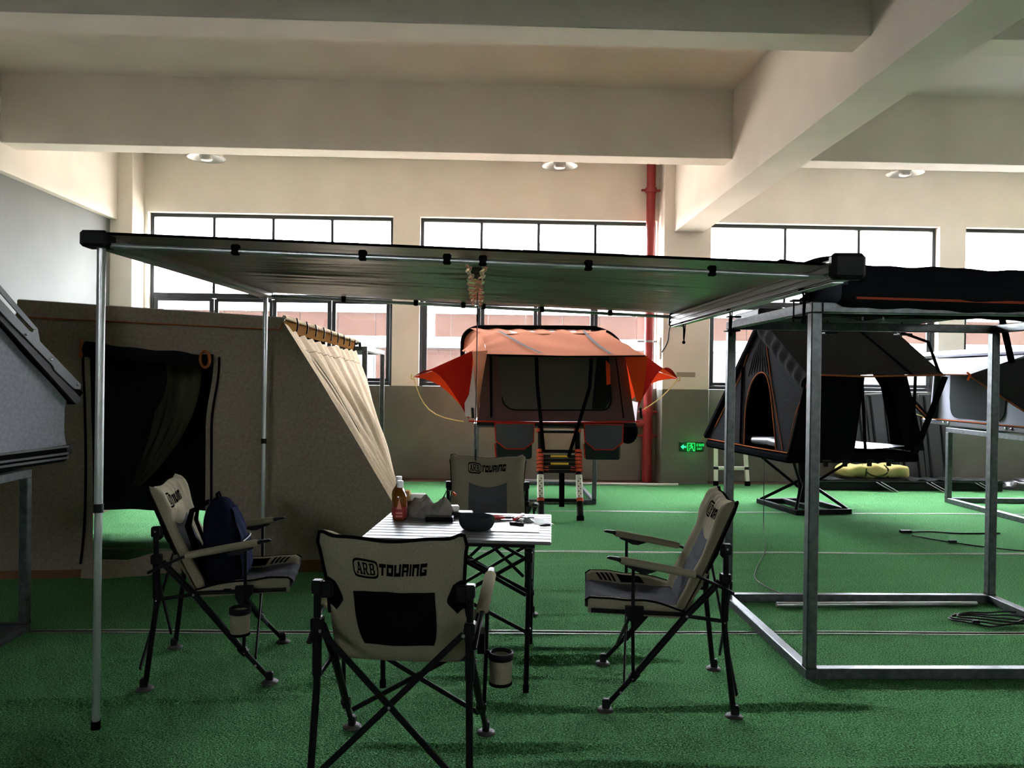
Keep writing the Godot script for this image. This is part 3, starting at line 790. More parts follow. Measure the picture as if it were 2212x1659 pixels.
	var sh := on_table("clear_sheet", "thin translucent plastic sheet lying flat right of the bowl", "plastic sheet", 0.165, -4.06, deg_to_rad(-5))
	obj("sheet", MB.new().box(Vector3(0, 0.0012, 0), Vector3(0.25, 0.0016, 0.2)), "film", sh)

# ---------- backpack on the left chair ----------
func backpack() -> void:
	var t := thing("backpack", "navy blue backpack sitting upright on the left chair", "backpack", Vector3(-1.393, 0.472, -4.138), deg_to_rad(98.5))
	textured(mat("navy", Color(0.085, 0.095, 0.14), 0.75), nz(51, 0.03, 256, 0.8, 1.0), 6.0)
	textured(mat("navy_light", Color(0.15, 0.165, 0.23), 0.7), nz(52, 0.03, 256, 0.8, 1.0), 6.0)
	var f := func(u: float, v: float) -> Vector3:
		var a := TAU * u
		var w := 0.15 * pow(maxf(0.0, 1.0 - pow(v, 5.0)), 0.5) * (0.93 + 0.07 * smoothstep(0.0, 0.15, v))
		var d := 0.105 * pow(maxf(0.0, 1.0 - pow(v, 6.0)), 0.5) * (1.0 - 0.25 * v)
		if v < 0.05: w *= 0.9 + 2.0 * v
		var sq := pow(pow(absf(cos(a)), 3.2) + pow(absf(sin(a)), 3.2), -1.0 / 3.2)
		var wr := 1.0 + 0.02 * sin(a * 3.0 + v * 11.0) + 0.012 * sin(a * 7.0 - v * 17.0)
		return Vector3(cos(-a) * w * sq * wr, v * 0.43, sin(-a) * d * sq * wr - 0.035 * v + 0.02)
	var base := MB.new().grid(f, 36, 30)
	for k in 36: base.otri(Vector3(0, 0.0, 0.02), f.call(k / 36.0, 0.0), f.call((k + 1) / 36.0, 0.0), Vector3.DOWN)
	var b := obj("body", base, "navy", t)
	var fp := func(u: float, v: float) -> Vector3:
		var e := sqrt(maxf(0.0, 1.0 - pow(absf(u), 6.0))) * sqrt(maxf(0.0, 1.0 - pow(absf(2 * v - 1), 6.0)))
		return Vector3(u * 0.122 * (1.0 - 0.06 * v), 0.02 + v * 0.19, 0.118 + 0.028 * e - 0.012 * v + 0.003 * sin(u * 7 + v * 9))
	obj("front_pocket", MB.new().grid(fp, 18, 14, -1, 1), "navy_light", b)
	var up := func(u: float, v: float) -> Vector3:
		return Vector3(u * 0.105 * (1.0 - 0.35 * v * v), 0.215 + v * 0.16, 0.106 - 0.022 * v - 0.03 * v * v + 0.012 * (1 - u * u) + 0.004 * sin(u * 6 + v * 8))
	obj("front_panel", MB.new().grid(up, 12, 12, -1, 1), "navy_light", b)
	obj("zip", MB.new().tube([Vector3(-0.115, 0.208, 0.12), Vector3(-0.06, 0.213, 0.133), Vector3(0, 0.214, 0.137), Vector3(0.06, 0.213, 0.133), Vector3(0.115, 0.208, 0.12)], 0.004, 6), "cord_black", b)
	obj("zip_puller", MB.new().tube([Vector3(-0.112, 0.208, 0.128), Vector3(-0.118, 0.17, 0.14)], 0.003, 6).ball(Vector3(-0.119, 0.155, 0.142), Vector3(0.006, 0.012, 0.006), 8, 6), "chrome", b, "small silver zip puller")
	obj("handle", MB.new().tube([Vector3(-0.045, 0.418, -0.02), Vector3(-0.03, 0.446, -0.025), Vector3(0.03, 0.446, -0.025), Vector3(0.045, 0.418, -0.02)], 0.008, 8, true, 0.5), "black_cloth", t)
	for sd in [-1.0, 1.0]:
		obj("shoulder_strap", MB.new().tube([Vector3(sd * 0.06, 0.39, -0.085), Vector3(sd * 0.075, 0.365, -0.14), Vector3(sd * 0.09, 0.29, -0.155), Vector3(sd * 0.10, 0.19, -0.12), Vector3(sd * 0.12, 0.09, -0.09), Vector3(sd * 0.13, 0.03, -0.06)], [0.022, 0.026, 0.028, 0.026, 0.014, 0.012], 8, true, 0.35, Vector3(0, 0, 1)), "black_cloth", t)

# ---------- cloth and frame helpers ----------
func bil(a: Vector3, b: Vector3, c: Vector3, d: Vector3, nu: int, nv: int, wr: Callable, mb: MB = null) -> MB:
	# sheet between four corners (a at 0,0; b at 1,0; c at 1,1; d at 0,1), pushed along its normal by wr(u, v)
	if mb == null: mb = MB.new()
	var n := (b - a).cross(d - a).normalized()
	mb.grid(func(u: float, v: float) -> Vector3: return a.lerp(b, u).lerp(d.lerp(c, u), v) + n * (wr.call(u, v) as float), nu, nv)
	return mb

func flat(_u: float, _v: float) -> float:
	return 0.0

func plane_xf(o: Vector3, ex: Vector3, ey: Vector3) -> Transform3D:
	return Transform3D(Basis(ex, ey, ex.cross(ey).normalized()), o)

func curve(pts: Array, n: int) -> Array:
	# smooth path through points
	var out := []
	for i in pts.size() - 1:
		var p0: Vector3 = pts[maxi(i - 1, 0)]
		var p1: Vector3 = pts[i]
		var p2: Vector3 = pts[i + 1]
		var p3: Vector3 = pts[mini(i + 2, pts.size() - 1)]
		for k in n:
			var t := float(k) / n
			out.append(p1.cubic_interpolate(p2, p0, p3, t))
	out.append(pts[pts.size() - 1])
	return out

# ---------- the pull-out awning ----------
func awning() -> void:
	mat("cover_gloss", Color(0.08, 0.085, 0.09), 0.3)
	textured(mat("awning_cloth", Color(0.52, 0.465, 0.44), 0.3), nz(61, 0.02, 512, 0.86, 1.0), 1.2, nz(62, 0.05, 512), 0.1)
	mat("awning_top", Color(0.06, 0.062, 0.065), 0.8)
	var fm := mat("copper_film", Color(0.92, 0.74, 0.66), 0.16, 0.9)
	fm.cull_mode = BaseMaterial3D.CULL_DISABLED
	var t := thing("awning", "dark pull-out awning stretched over the table on two silver poles", "awning", Vector3.ZERO)
	# cloth
	var a := Vector3(-1.63, 2.135, -3.33)
	var b := Vector3(1.53, 2.055, -3.31)
	var c := Vector3(1.53, 2.085, -6.2)
	var d := Vector3(-1.65, 2.175, -5.95)
	var fn := FastNoiseLite.new()
	fn.seed = 77
	fn.frequency = 0.01
	var wr := func(u: float, v: float) -> float:
		var e := sin(PI * u) * sin(PI * v)
		var y := 0.012 * sin(PI * v) * sin(PI * u)
		y += e * (0.030 * fn.get_noise_2d(u * 90.0, v * 700.0) + 0.016 * fn.get_noise_2d(u * 60.0 + 500.0, v * 2200.0))
		y += 0.010 * exp(-pow((u - 0.5) / 0.02, 2.0)) * e
		return y
	var cl := obj("canopy", bil(a, b, c, d, 60, 220, wr), "awning_cloth", t)
	obj("canopy_top", bil(a + Vector3(0, 0.012, 0), b + Vector3(0, 0.012, 0), c + Vector3(0, 0.012, 0), d + Vector3(0, 0.012, 0), 40, 20, wr), "awning_top", cl)
	# crinkled film strip along the middle, Y shaped at both ends
	var fs := MB.new()
	var strip := func(u0: float, u1: float, v0: float, v1: float, tw: float) -> void:
		fs.grid(func(p: float, q: float) -> Vector3:
			var v := lerpf(v0, v1, q)
			var u := lerpf(u0, u1, q) + (p - 0.5) * tw + 0.002 * sin(v * 60.0)
			var pos := a.lerp(b, u).lerp(d.lerp(c, u), v)
			return pos + Vector3(0, -0.030 - 0.0024 * sin(v * 120.0 + p * 2.0) - 0.003 * sin(v * 63.0 + p * 9.0), 0), 6, 60)
	strip.call(0.484, 0.490, 0.02, 0.32, 0.008)
	strip.call(0.513, 0.505, 0.02, 0.32, 0.008)
	strip.call(0.4955, 0.494, 0.30, 0.76, 0.028)
	strip.call(0.485, 0.485, 0.74, 0.99, 0.007)
	strip.call(0.503, 0.502, 0.74, 0.99, 0.007)
	obj("film_strip", fs, "copper_film", cl, "crinkled coppery film strip under the canopy")
	# leading rail with its end caps, and the two poles
	var r0 := Vector3(-1.672, 2.118, -3.38)
	var r1 := Vector3(-1.69, 2.165, -5.93)
	var rail := obj("leading_rail", MB.new().bar(r0, r1, 0.10, 0.055, 0.01), "alu_grey", t)
	obj("end_cap", MB.new().bar(r0 + Vector3(0, 0, 0.07), r0 + Vector3(0, 0, -0.03), 0.115, 0.07, 0.012), "black_plastic", rail)
	obj("end_cap", MB.new().bar(r1 + Vector3(0, 0, 0.02), r1 + Vector3(0, 0, -0.04), 0.112, 0.066, 0.012), "alu", rail)
	for q in [[-1.657, 2.10, -3.36, -1.667, 0.961], [-1.683, 2.145, -5.9, -1.69, 1.04]]:
		var f := Vector3(q[3], 0.012, q[2] - 0.006)
		var top := Vector3(q[0], q[1], q[2])
		var mid := top.lerp(f, (q[1] - q[4]) / q[1])
		var pole := obj("pole", MB.new().tube([top, mid], 0.0178, 16), "alu", t)
		obj("lower_pole", MB.new().tube([mid, f], 0.0155, 16), "alu", pole)
		obj("clamp_collar", MB.new().tube([mid + Vector3(0, 0.018, 0), mid + Vector3(0, -0.02, 0)], 0.0205, 16), "black_plastic", pole)
		obj("foot_cap", MB.new().tube([f + Vector3(0, 0.035, 0), f], [0.0185, 0.0195], 16), "rubber", pole)
	# rafters and their straps
	for q in [[Vector3(-1.62, 2.095, -3.365), Vector3(1.50, 2.012, -3.36)], [Vector3(-1.64, 2.148, -5.92), Vector3(1.50, 2.058, -6.18)]]:
		var rf := obj("rafter", MB.new().tube([q[0], q[1]], 0.0125, 12), "alu", t)
		for u in [0.17, 0.345, 0.462, 0.512, 0.66, 0.835]:
			var p: Vector3 = (q[0] as Vector3).lerp(q[1], u)
			obj("strap_tab", MB.new().box(p + Vector3(0, 0.006, 0), Vector3(0.036, 0.046, 0.03), 0.006), "black_cloth", rf)
	# housing
	var prof := v2([0, 0, 0.10, 0, 0.115, 0.012, 0.115, 0.085, 0.10, 0.092, 0.02, 0.092, 0.012, 0.080, 0.0, 0.078, 0.0, 0.062, 0.006, 0.058, 0.006, 0.05, 0.0, 0.046, 0.0, 0.030, 0.006, 0.026, 0.006, 0.018, 0.0, 0.014])
	var X := Transform3D(Basis(), Vector3(1.475, 1.992, -4.72))
	var h := obj("housing", MB.new().prism(prof, 2.9, X), "alu_grey", t)
	var lip := MB.new()
	for y in [-0.012, 0.0]: lip.box(Vector3(1.52 + y, 1.99 + y, -4.72), Vector3(0.05, 0.006, 2.9), 0.002)
	obj("bottom_lip", lip, "alu", h)
	obj("end_cap", MB.new().box(Vector3(1.54, 2.045, -3.255), Vector3(0.15, 0.115, 0.06), 0.018), "black_plastic", h)
	obj("end_cap", MB.new().box(Vector3(1.53, 2.035, -6.19), Vector3(0.13, 0.105, 0.05), 0.015), "black_plastic", h)
	for z in [-3.62, -4.72, -5.85]:
		obj("hanging_strap", MB.new().tube([Vector3(1.50, 1.985, z), Vector3(1.502, 1.93, z + 0.01), Vector3(1.505, 1.86, z)], 0.006, 6).tube([Vector3(1.515, 1.985, z), Vector3(1.516, 1.93, z - 0.01), Vector3(1.507, 1.85, z)], 0.005, 6).ball(Vector3(1.506, 1.838, z), Vector3(0.013, 0.013, 0.013), 8, 6).box(Vector3(1.507, 1.984, z), Vector3(0.045, 0.014, 0.04), 0.004), "black_cloth", h)
	var cv := func(u: float, v: float) -> Vector3:
		var an := PI * v
		var e := pow(maxf(0.0, sin(PI * clampf(u, 0.02, 0.98))), 0.4)
		return Vector3(1.58 + 0.085 * cos(an) * e, 2.085 + (0.045 + 0.018 * sin(u * 5.0 + 0.5)) * sin(an) * e, lerpf(-3.35, -4.3, u))
	obj("cover_roll", MB.new().grid(cv, 30, 10), "black_cloth", h)
	obj("bungee", MB.new().tube([Vector3(1.50, 2.13, -3.72), Vector3(1.44, 2.145, -3.75), Vector3(1.415, 2.13, -3.76)], 0.008, 6).ball(Vector3(1.41, 2.125, -3.76), Vector3(0.016, 0.016, 0.016), 8, 6), "black_cloth", h)
	# cord that hangs from the film strip
	var c2 := thing("dangling_cable", "thin black cord with an inline switch hanging from the awning behind the table", "cord", Vector3(-0.066, 0, -4.95))
	obj("cord", MB.new().tube([Vector3(0, 2.1, 0), Vector3(0.002, 1.6, 0), Vector3(-0.002, 1.2, 0), Vector3(0.003, 0.97, 0)], 0.0035, 6), "cord_black", c2)
	obj("switch", MB.new().box(Vector3(0.002, 1.93, 0), Vector3(0.012, 0.05, 0.012), 0.004).box(Vector3(0.002, 1.05, 0), Vector3(0.012, 0.07, 0.012), 0.004), "black_plastic", c2)

# ---------- welded display frames ----------
func display_frame(label: String, xs: Array, zs: Array, top: float, w: float, m := "galv") -> Node3D:
	var t := thing("display_frame", label, "metal frame")
	for y in [w / 2 + 0.006, top - w / 2]:
		for z in zs: obj("rail", MB.new().box(Vector3((xs[0] + xs[1]) / 2, y, z), Vector3(xs[1] - xs[0] - w, w, w), 0.005), m, t)
		for x in xs: obj("rail", MB.new().box(Vector3(x, y, (zs[0] + zs[1]) / 2), Vector3(w, w, absf(zs[1] - zs[0]) + w), 0.005), m, t)
	for x in xs:
		for z in zs:
			var p := obj("post", MB.new().box(Vector3(x, top / 2 + 0.003, z), Vector3(w, top - 2 * w - 0.006, w), 0.005), m, t)
			obj("weld", MB.new().box(Vector3(x, w + 0.008, z), Vector3(w + 0.003, 0.014, w + 0.003), 0.004), "weld", p)
	return t

func frame_right() -> void:
	var t := display_frame("galvanised square-tube frame carrying the long black tent bag, at the right", [1.70, 3.575], [-3.945, -5.315], 1.963, 0.056)
	for q in [Vector3(1.70, 1.94, -4.1), Vector3(1.70, 1.94, -5.2), Vector3(2.42, 1.94, -5.315), Vector3(2.95, 1.94, -5.315)]:
		var side: bool = q.x < 1.8
		var d := Vector3(0.02, 0, 0) if side else Vector3(0, 0, 0.02)
		var cl := MB.new().tube([q + Vector3(-0.03, -0.07, 0) - d, q + Vector3(-0.03, 0.05, 0) - d], 0.005, 6)
		cl.box(q + Vector3(-0.03, -0.05, 0), Vector3(0.09, 0.012, 0.09), 0.003).box(q + Vector3(-0.02, 0.045, 0), Vector3(0.09, 0.012, 0.05), 0.003)
		obj("clamp", cl, "black_metal", t)
	obj("spare_tube", MB.new().tube([Vector3(2.0, 0.022, -5.19), Vector3(3.42, 0.022, -5.22)], 0.016, 10), "alu", thing("loose_tube", "loose aluminium tube lying on the turf along the frame's rear base rail", "tube"))
	# the closed roof tent that lies on the frame
	var r := thing("tent_bag", "long black soft tent bag with an orange stripe lying on the right frame", "tent bag")
	obj("base_board", MB.new().box(Vector3(2.50, 1.984, -4.13), Vector3(1.30, 0.03, 0.40), 0.008), "black_plastic", r)
	var cover := func(u: float, v: float) -> Vector3:   # soft rounded box, u runs round the section
		var a := TAU * u
		var zz := -4.125
		var sq := pow(pow(absf(cos(a)), 5.0) + pow(absf(sin(a)), 5.0), -0.2)
		var e := pow(maxf(0.0, 1.0 - pow(absf(2.0 * v - 1.0), 14.0)), 0.3)
		var hy := 0.118 * (0.85 + 0.15 * e) + 0.004 * sin(v * 17.0 + a) + 0.003 * sin(v * 41.0)
		return Vector3(lerpf(1.83, 3.2, v) - (0.03 if sin(a) < 0.0 else 0.0), 2.045 + sin(a) * sq * hy - 0.02 * v, zz + cos(-a) * sq * 0.275 * (0.97 + 0.03 * e) + 0.012 * sin(v * 9.0) * sin(a))
	var cm := MB.new().grid(cover, 40, 40)
	for k in 40:
		for e in [0.0, 1.0]:
			cm.otri(Vector3(1.83 if e == 0.0 else 3.2, 2.045 - 0.02 * e, -4.125), cover.call(k / 40.0, e), cover.call((k + 1) / 40.0, e), Vector3(-1 if e == 0.0 else 1, 0, 0))
	var cv := obj("cover", cm, "cover_black", r)
	obj("stripe", bil(Vector3(1.87, 1.972, -3.846), Vector3(3.18, 1.955, -3.85), Vector3(3.18, 1.969, -3.85), Vector3(1.87, 1.984, -3.846), 12, 1, flat), "stripe_rust", cv, "orange stripe along the front")
	obj("strap", MB.new().bar(Vector3(1.90, 2.14, -3.852), Vector3(1.885, 2.06, -3.84), 0.03, 0.006, 0.002), "black_cloth", cv)
	var pk := thing("wrapped_package", "flat black plastic-wrapped panel lying on the far rail of the right frame", "package", Vector3(2.46, 1.968, -5.28))
	obj("board", MB.new().box(Vector3(0, 0.035, 0), Vector3(1.34, 0.055, 0.5), 0.01), "black_plastic", pk)
	obj("wrapping", MB.new().grid(func(u: float, v: float) -> Vector3: return Vector3(lerpf(-0.67, 0.67, u), 0.036 + 0.02 * sin(u * 9.0 + v * 4.0) + 0.006 * sin(u * 33.0), 0.256 + 0.006 * sin(u * 21.0) - 0.01 * v) + Vector3(0, lerpf(-0.03, 0.03, v) * 0.7, 0), 40, 4), "cover_gloss", pk)
	for x in [0.02, 0.16]: obj("bolt", MB.new().tube([Vector3(x, 0.03, 0.265), Vector3(x, -0.01, 0.265)], 0.008, 8), "chrome", pk)
	obj("strap_end", MB.new().bar(Vector3(1.11, 0.04, 0.05), Vector3(1.20, -0.27, 0.03), 0.04, 0.03, 0.006), "black_cloth", pk)

# ---------- grey hard-shell tent at the left edge ----------
func left_tent() -> void:
	display_frame("galvanised frame under the grey wedge tent at the left edge", [-4.0, -2.722], [-2.9, -4.645], 0.972, 0.05)
	var o := Vector3(-2.652, 0.0, -4.938)
	var d := Vector3(0.178, 0, -0.984)
	var t := thing("wedge_tent", "grey hard-shell wedge tent with a black lid, cut off by the left edge", "roof tent")
	var w := Vector3(-0.984, 0, -0.178)
	var up := Vector3.UP
	var XF := func(off: float) -> Transform3D: return Transform3D(Basis(d, up, -w), o + w * off)
	# tray with ribbed sides
	var tr := obj("tray", MB.new().prism(v2([-1.95, 0.985, 0.0, 0.985, 0.019, 1.0, 0.019, 1.072, -1.95, 1.072]), 1.3, XF.call(0.65)), "shell_black", t)
	var rib := MB.new()
	for y in [1.003, 1.03, 1.074]:
		rib.prism(v2([-1.95, y, 0.022, y, 0.022, y + 0.012, -1.95, y + 0.012]), 0.014, XF.call(-0.004))
	obj("tray_rib", rib, "plate_grey", tr)
	obj("corner", MB.new().prism(v2([0.0, 1.015, 0.075, 1.03, 0.085, 1.09, 0.0, 1.088]), 1.28, XF.call(0.65)), "black_plastic", tr)
	# cloth body
	var side := func(u: float, v: float) -> Vector3:
		var s := lerpf(0.028 - 0.022 * sin(PI * v), -1.95, u)
		var y0 := 1.085
		var y1 := 1.390 - 0.806 * s
		var y := lerpf(y0, y1, v)
		var n := 0.012 * sin(PI * v) * sin(PI * clampf(u * 6.0, 0.0, 1.0)) + 0.004 * sin(v * 9.0 + u * 31.0) * v + 0.006 * exp(-pow((v - 0.02) / 0.05, 2.0)) * sin(u * 40.0)
		return o + d * s + up * y + w * (0.012 + n)
	var bd := obj("body", MB.new().grid(side, 60, 24), "tent_grey", t)
	var fr := func(u: float, v: float) -> Vector3:
		return o + d * (0.028 - 0.03 * sin(PI * v)) + up * lerpf(1.085, 1.36, v) + w * lerpf(0.012, 1.28, u)
	obj("end_panel", MB.new().grid(fr, 12, 8), "tent_grey", bd)
	# lid
	var ld := obj("lid", MB.new().prism(v2([0.135, 1.418, 0.055, 1.344, -1.95, 2.96, -1.95, 3.035]), 1.34, XF.call(0.65)), "shell_black", t)
	obj("lid_rib", MB.new().prism(v2([0.11, 1.37, 0.055, 1.344, -1.95, 2.96, -1.95, 2.99]), 0.02, XF.call(-0.026)), "black_metal", ld)
	var plate := MB.new()
	plate.prism(v2([-1.2, 2.50, -0.395, 1.852, -0.323, 1.800, -0.285, 1.802, -1.2, 2.545]), 0.008, XF.call(-0.04))
	plate.prism(v2([-0.318, 1.796, -0.326, 1.78, -0.349, 1.787, -1.2, 2.44, -1.2, 2.385, -0.516, 1.847, -0.158, 1.586, -0.148, 1.562, 0.024, 1.444, 0.079, 1.44, 0.084, 1.472, -0.267, 1.73, -0.285, 1.802]), 0.008, XF.call(-0.04))
	obj("side_plate", plate, "plate_grey", ld, "slotted grey side plate")
	var bolts := MB.new()
	for p in [[-0.395 + 0.02, 1.765], [-0.175, 1.625], [0.05, 1.47]]: bolts.ball(o + d * p[0] + up * p[1] - w * 0.046, Vector3(0.008, 0.008, 0.008), 8, 6)
	obj("bolts", bolts, "chrome", ld)

# ---------- big tan wall tent ----------
func tan_tent() -> void:
	var t := thing("canvas_tent", "large tan canvas tent with an open doorway and a sunlit side curtain, at the left", "tent")
	var P := func(x: float, y: float, off := 0.0) -> Vector3:
		var n := Vector3(0.1, 0, 1).normalized()
		var wr := 0.012 * sin(x * 7.0 + y * 2.0) * sin(y * 1.5) + 0.008 * sin(x * 15.0 - y * 4.0) * exp(-y * 0.6)
		wr += 0.010 * sin((x + 2.1) * 9.0 + (y - 1.7) * 9.0) * exp(-pow((y - 1.6) / 0.35, 2.0)) + 0.008 * sin((x + 3.0) * 8.0 - (y - 1.8) * 12.0) * exp(-pow((y - 1.5) / 0.3, 2.0))
		return Vector3(x, y, -5.86 - 0.1 * (x + 3.61)) + n * (wr + off)
	var lx := func(y: float) -> float: return lerpf(-4.25, -3.49, y / 2.0)                 # left edge
	var rx := func(y: float) -> float:                                                     # right edge, slightly bowed
		var k := 1.0 - y / 1.98
		return -1.60 + 1.17 * k + 0.02 * sin(PI * k)
	var dl := func(y: float) -> float: return -2.995 + 0.02 * sin(y * 2.0) + 0.03 * exp(-y * 3.0)
	var dr := func(y: float) -> float: return -2.16 + 0.055 * smoothstep(1.1, 1.7, y)
	var fw := MB.new()
	fw.grid(func(u: float, v: float) -> Vector3: return P.call(lerpf(lx.call(v * 1.72), dl.call(v * 1.72), u), v * 1.72), 24, 30)
	fw.grid(func(u: float, v: float) -> Vector3: return P.call(lerpf(dr.call(v * 1.72), rx.call(v * 1.72), u), v * 1.72), 30, 30)
	fw.grid(func(u: float, v: float) -> Vector3:
		var y := lerpf(1.70, 2.03 - 0.05 * u, v)
		return P.call(lerpf(lx.call(y), rx.call(y), u), y, 0.003), 48, 8)
	var wall := obj("front_wall", fw, "canvas", t)
	# sill cloth across the doorway, slumping outwards
	obj("sill_flap", MB.new().grid(func(u: float, v: float) -> Vector3:
		var x := lerpf(-3.02, -2.1, u)
		var top := 0.13 + 0.06 * smoothstep(0.3, 0.62, u) - 0.02 * smoothstep(0.7, 1.0, u)
		return P.call(x, lerpf(0.012 + 0.03 * smoothstep(0.45, 0.65, u), top, v), 0.02 + 0.07 * (1.0 - v) + 0.02 * sin(u * 11.0 + v * 3.0)), 30, 8), "canvas", wall)
	var hem := MB.new().grid(func(u: float, v: float) -> Vector3: return P.call(lerpf(dr.call(0.0), rx.call(0.05), u), lerpf(0.004, 0.10, v), 0.012), 30, 2)
	obj("hem", hem, "canvas_brown", wall, "brown hem at the ground")
	obj("hem", MB.new().grid(func(u: float, v: float) -> Vector3: return P.call(lerpf(lx.call(0.0), dl.call(0.0), u), lerpf(0.004, 0.06, v), 0.03 * (1.0 - v) + 0.012), 20, 2), "canvas_brown", wall)
	for q in [dl, dr]:
		var pz := []
		for i in 25:
			var y := 0.10 + 1.58 * i / 24.0
			var sx := -0.045 if q == dl else 0.045
			pz.append(P.call((q.call(y) as float) + sx - 0.06 * exp(-y * 4.0) * (1.0 if q == dl else 0.0), y, 0.008))
		obj("door_zip", MB.new().tube(pz, 0.009, 6), "black_cloth", wall)
	# valance with an orange edge
	obj("valance", MB.new().grid(func(u: float, v: float) -> Vector3: return P.call(lerpf(-3.5, -1.595, u), lerpf(1.955 - 0.055 * u, 2.082 - 0.09 * u, v), 0.022 + 0.006 * sin(u * 30.0) * (1 - v)), 40, 4), "canvas", wall)
	var pp := []
	for i in 41: pp.append(P.call(lerpf(-3.49, -1.62, i / 40.0), 1.955 - 0.055 * i / 40.0, 0.027))
	pp.append(P.call(-1.60, 1.92, 0.027)); pp.append(P.call(-1.59, 1.955, 0.027))
	obj("piping", MB.new().tube(pp, 0.006, 6), "orange_dull", wall)
	obj("front_tube", MB.new().tube([P.call(-3.5, 2.075), P.call(-1.58, 1.985)], 0.015, 10), "alu_grey", t)
	# door flap rolled up at the top, tied with orange toggles
	var roll := []
	var rr := []
	for i in 21:
		var k := i / 20.0
		roll.append(P.call(lerpf(-3.02, -2.12, k), 1.725 - 0.05 * k - 0.02 * sin(PI * k) - 0.03 * smoothstep(0.7, 1.0, k), 0.03))
		rr.append(0.062 * (0.95 - 0.25 * k) + 0.004 * sin(k * 20.0))
	var rl := obj("rolled_flap", MB.new().tube(roll, rr, 14), "flap_dark", t, "dark door flap rolled up over the doorway")
	obj("toggle", MB.new().tube([P.call(-3.035, 1.80, 0.06), P.call(-3.03, 1.66, 0.085)], 0.014, 8, true, 0.4), "orange_dull", rl)
	var ring := []
	for i in 15: ring.append(P.call(-2.145 + 0.035 * cos(TAU * i / 14.0), 1.66 + 0.062 * sin(TAU * i / 14.0), 0.10))
	obj("toggle", MB.new().tube(ring, 0.012, 6), "orange_dull", rl)
	# roof, left wall and the dark inner room
	obj("roof", bil(Vector3(-3.52, 2.06, -5.87), Vector3(-1.60, 1.99, -6.06), Vector3(-1.60, 1.97, -9.25), Vector3(-3.52, 2.03, -9.25), 16, 20, func(u: float, v: float) -> float: return 0.01 * sin(u * 9.0) * sin(v * 12.0)), "canvas", t)
	obj("left_wall", bil(Vector3(-4.25, 0.01, -5.8), Vector3(-4.2, 0.01, -9.2), Vector3(-3.52, 2.03, -9.2), Vector3(-3.50, 2.05, -5.88), 20, 16, func(u: float, v: float) -> float: return 0.015 * sin(u * 25.0) * (1 - v)), "canvas", t)
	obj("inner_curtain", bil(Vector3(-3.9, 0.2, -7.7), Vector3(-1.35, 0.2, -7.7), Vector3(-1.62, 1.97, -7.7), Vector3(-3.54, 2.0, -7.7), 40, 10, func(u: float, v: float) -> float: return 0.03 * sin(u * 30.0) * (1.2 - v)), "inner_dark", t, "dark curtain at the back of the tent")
	obj("inner_flap", MB.new().grid(func(u: float, v: float) -> Vector3:
		var x := lerpf(-2.78 - 0.36 * v * v, -2.42 - 0.62 * v * v, u)
		return Vector3(x, lerpf(1.72, 0.55, v), -6.6 + 0.025 * sin(u * 22.0 + v * 3.0) - 0.3 * v), 16, 20), "inner_olive", t, "olive inner drape drawn aside")
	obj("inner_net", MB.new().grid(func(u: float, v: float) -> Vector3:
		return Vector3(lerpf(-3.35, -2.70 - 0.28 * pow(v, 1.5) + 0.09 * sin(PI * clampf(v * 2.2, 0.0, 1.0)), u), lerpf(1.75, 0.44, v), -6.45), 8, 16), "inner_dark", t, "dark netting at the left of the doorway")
	# sunlit side curtain, hung on hooks under the eave tube
	var A := Vector3(-1.59, 1.955, -6.08)
	var B := Vector3(-1.56, 1.885, -9.2)
	var C := Vector3(-1.03, 0.012, -9.3)
	var D := Vector3(-0.43, 0.012, -6.19)
	var cw := func(u: float, v: float) -> float:
		var scal := absf(sin(u * PI * 10.0))
		var f := 0.0
		f += 0.020 * sin(u * 34.0 + v * 1.5) * (0.35 + 0.65 * v) + 0.012 * sin(u * 71.0 - v * 4.0) + 0.006 * sin(u * 23.0 + v * 18.0)
		f += 0.05 * sin(PI * v) * 0.6
		f += 0.02 * exp(-pow((u - 0.62 + 0.1 * v) / 0.03, 2.0)) - 0.03 * exp(-pow((u - 0.3 - 0.2 * v) / 0.02, 2.0)) * smoothstep(0.05, 0.2, v)
		return f * smoothstep(0.0, 0.04, u) + 0.004 * scal
	var cur := obj("side_curtain", MB.new().grid(func(u: float, v: float) -> Vector3:
		var nrm := Vector3(0.85, 0.52, 0.0)
		var p := A.lerp(B, u).lerp(D.lerp(C, u), v)
		p.y -= (0.035 + 0.03 * sin(PI * u) + 0.014 * absf(sin(u * PI * 10.0))) * (1.0 - v) * smoothstep(0.0, 0.05, u)
		return p + nrm * (cw.call(u, v) as float), 130, 60), "canvas_pale", t, "pale side curtain lit from the windows")
	obj("hem_seam", MB.new().grid(func(u: float, v: float) -> Vector3:
		var q := 0.075 + 0.004 * v
		var p := A.lerp(B, u).lerp(D.lerp(C, u), q)
		p.y -= 0.05
		return p + Vector3(0.85, 0.52, 0.0) * ((cw.call(u, q) as float) + 0.004), 100, 1), "canvas", cur)
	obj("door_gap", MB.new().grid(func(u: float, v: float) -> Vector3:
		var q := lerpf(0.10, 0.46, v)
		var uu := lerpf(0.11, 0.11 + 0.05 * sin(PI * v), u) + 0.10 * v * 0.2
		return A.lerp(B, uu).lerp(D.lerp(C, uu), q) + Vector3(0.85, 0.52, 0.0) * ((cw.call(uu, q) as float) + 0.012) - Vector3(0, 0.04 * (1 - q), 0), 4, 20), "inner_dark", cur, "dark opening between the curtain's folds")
	obj("tie", MB.new().tube([A.lerp(B, 0.02).lerp(D.lerp(C, 0.02), 0.80) + Vector3(0.06, 0.03, 0.02), A.lerp(B, 0.12).lerp(D.lerp(C, 0.12), 0.775) + Vector3(0.08, 0.06, 0.02)], 0.006, 6), "orange_trim", cur)
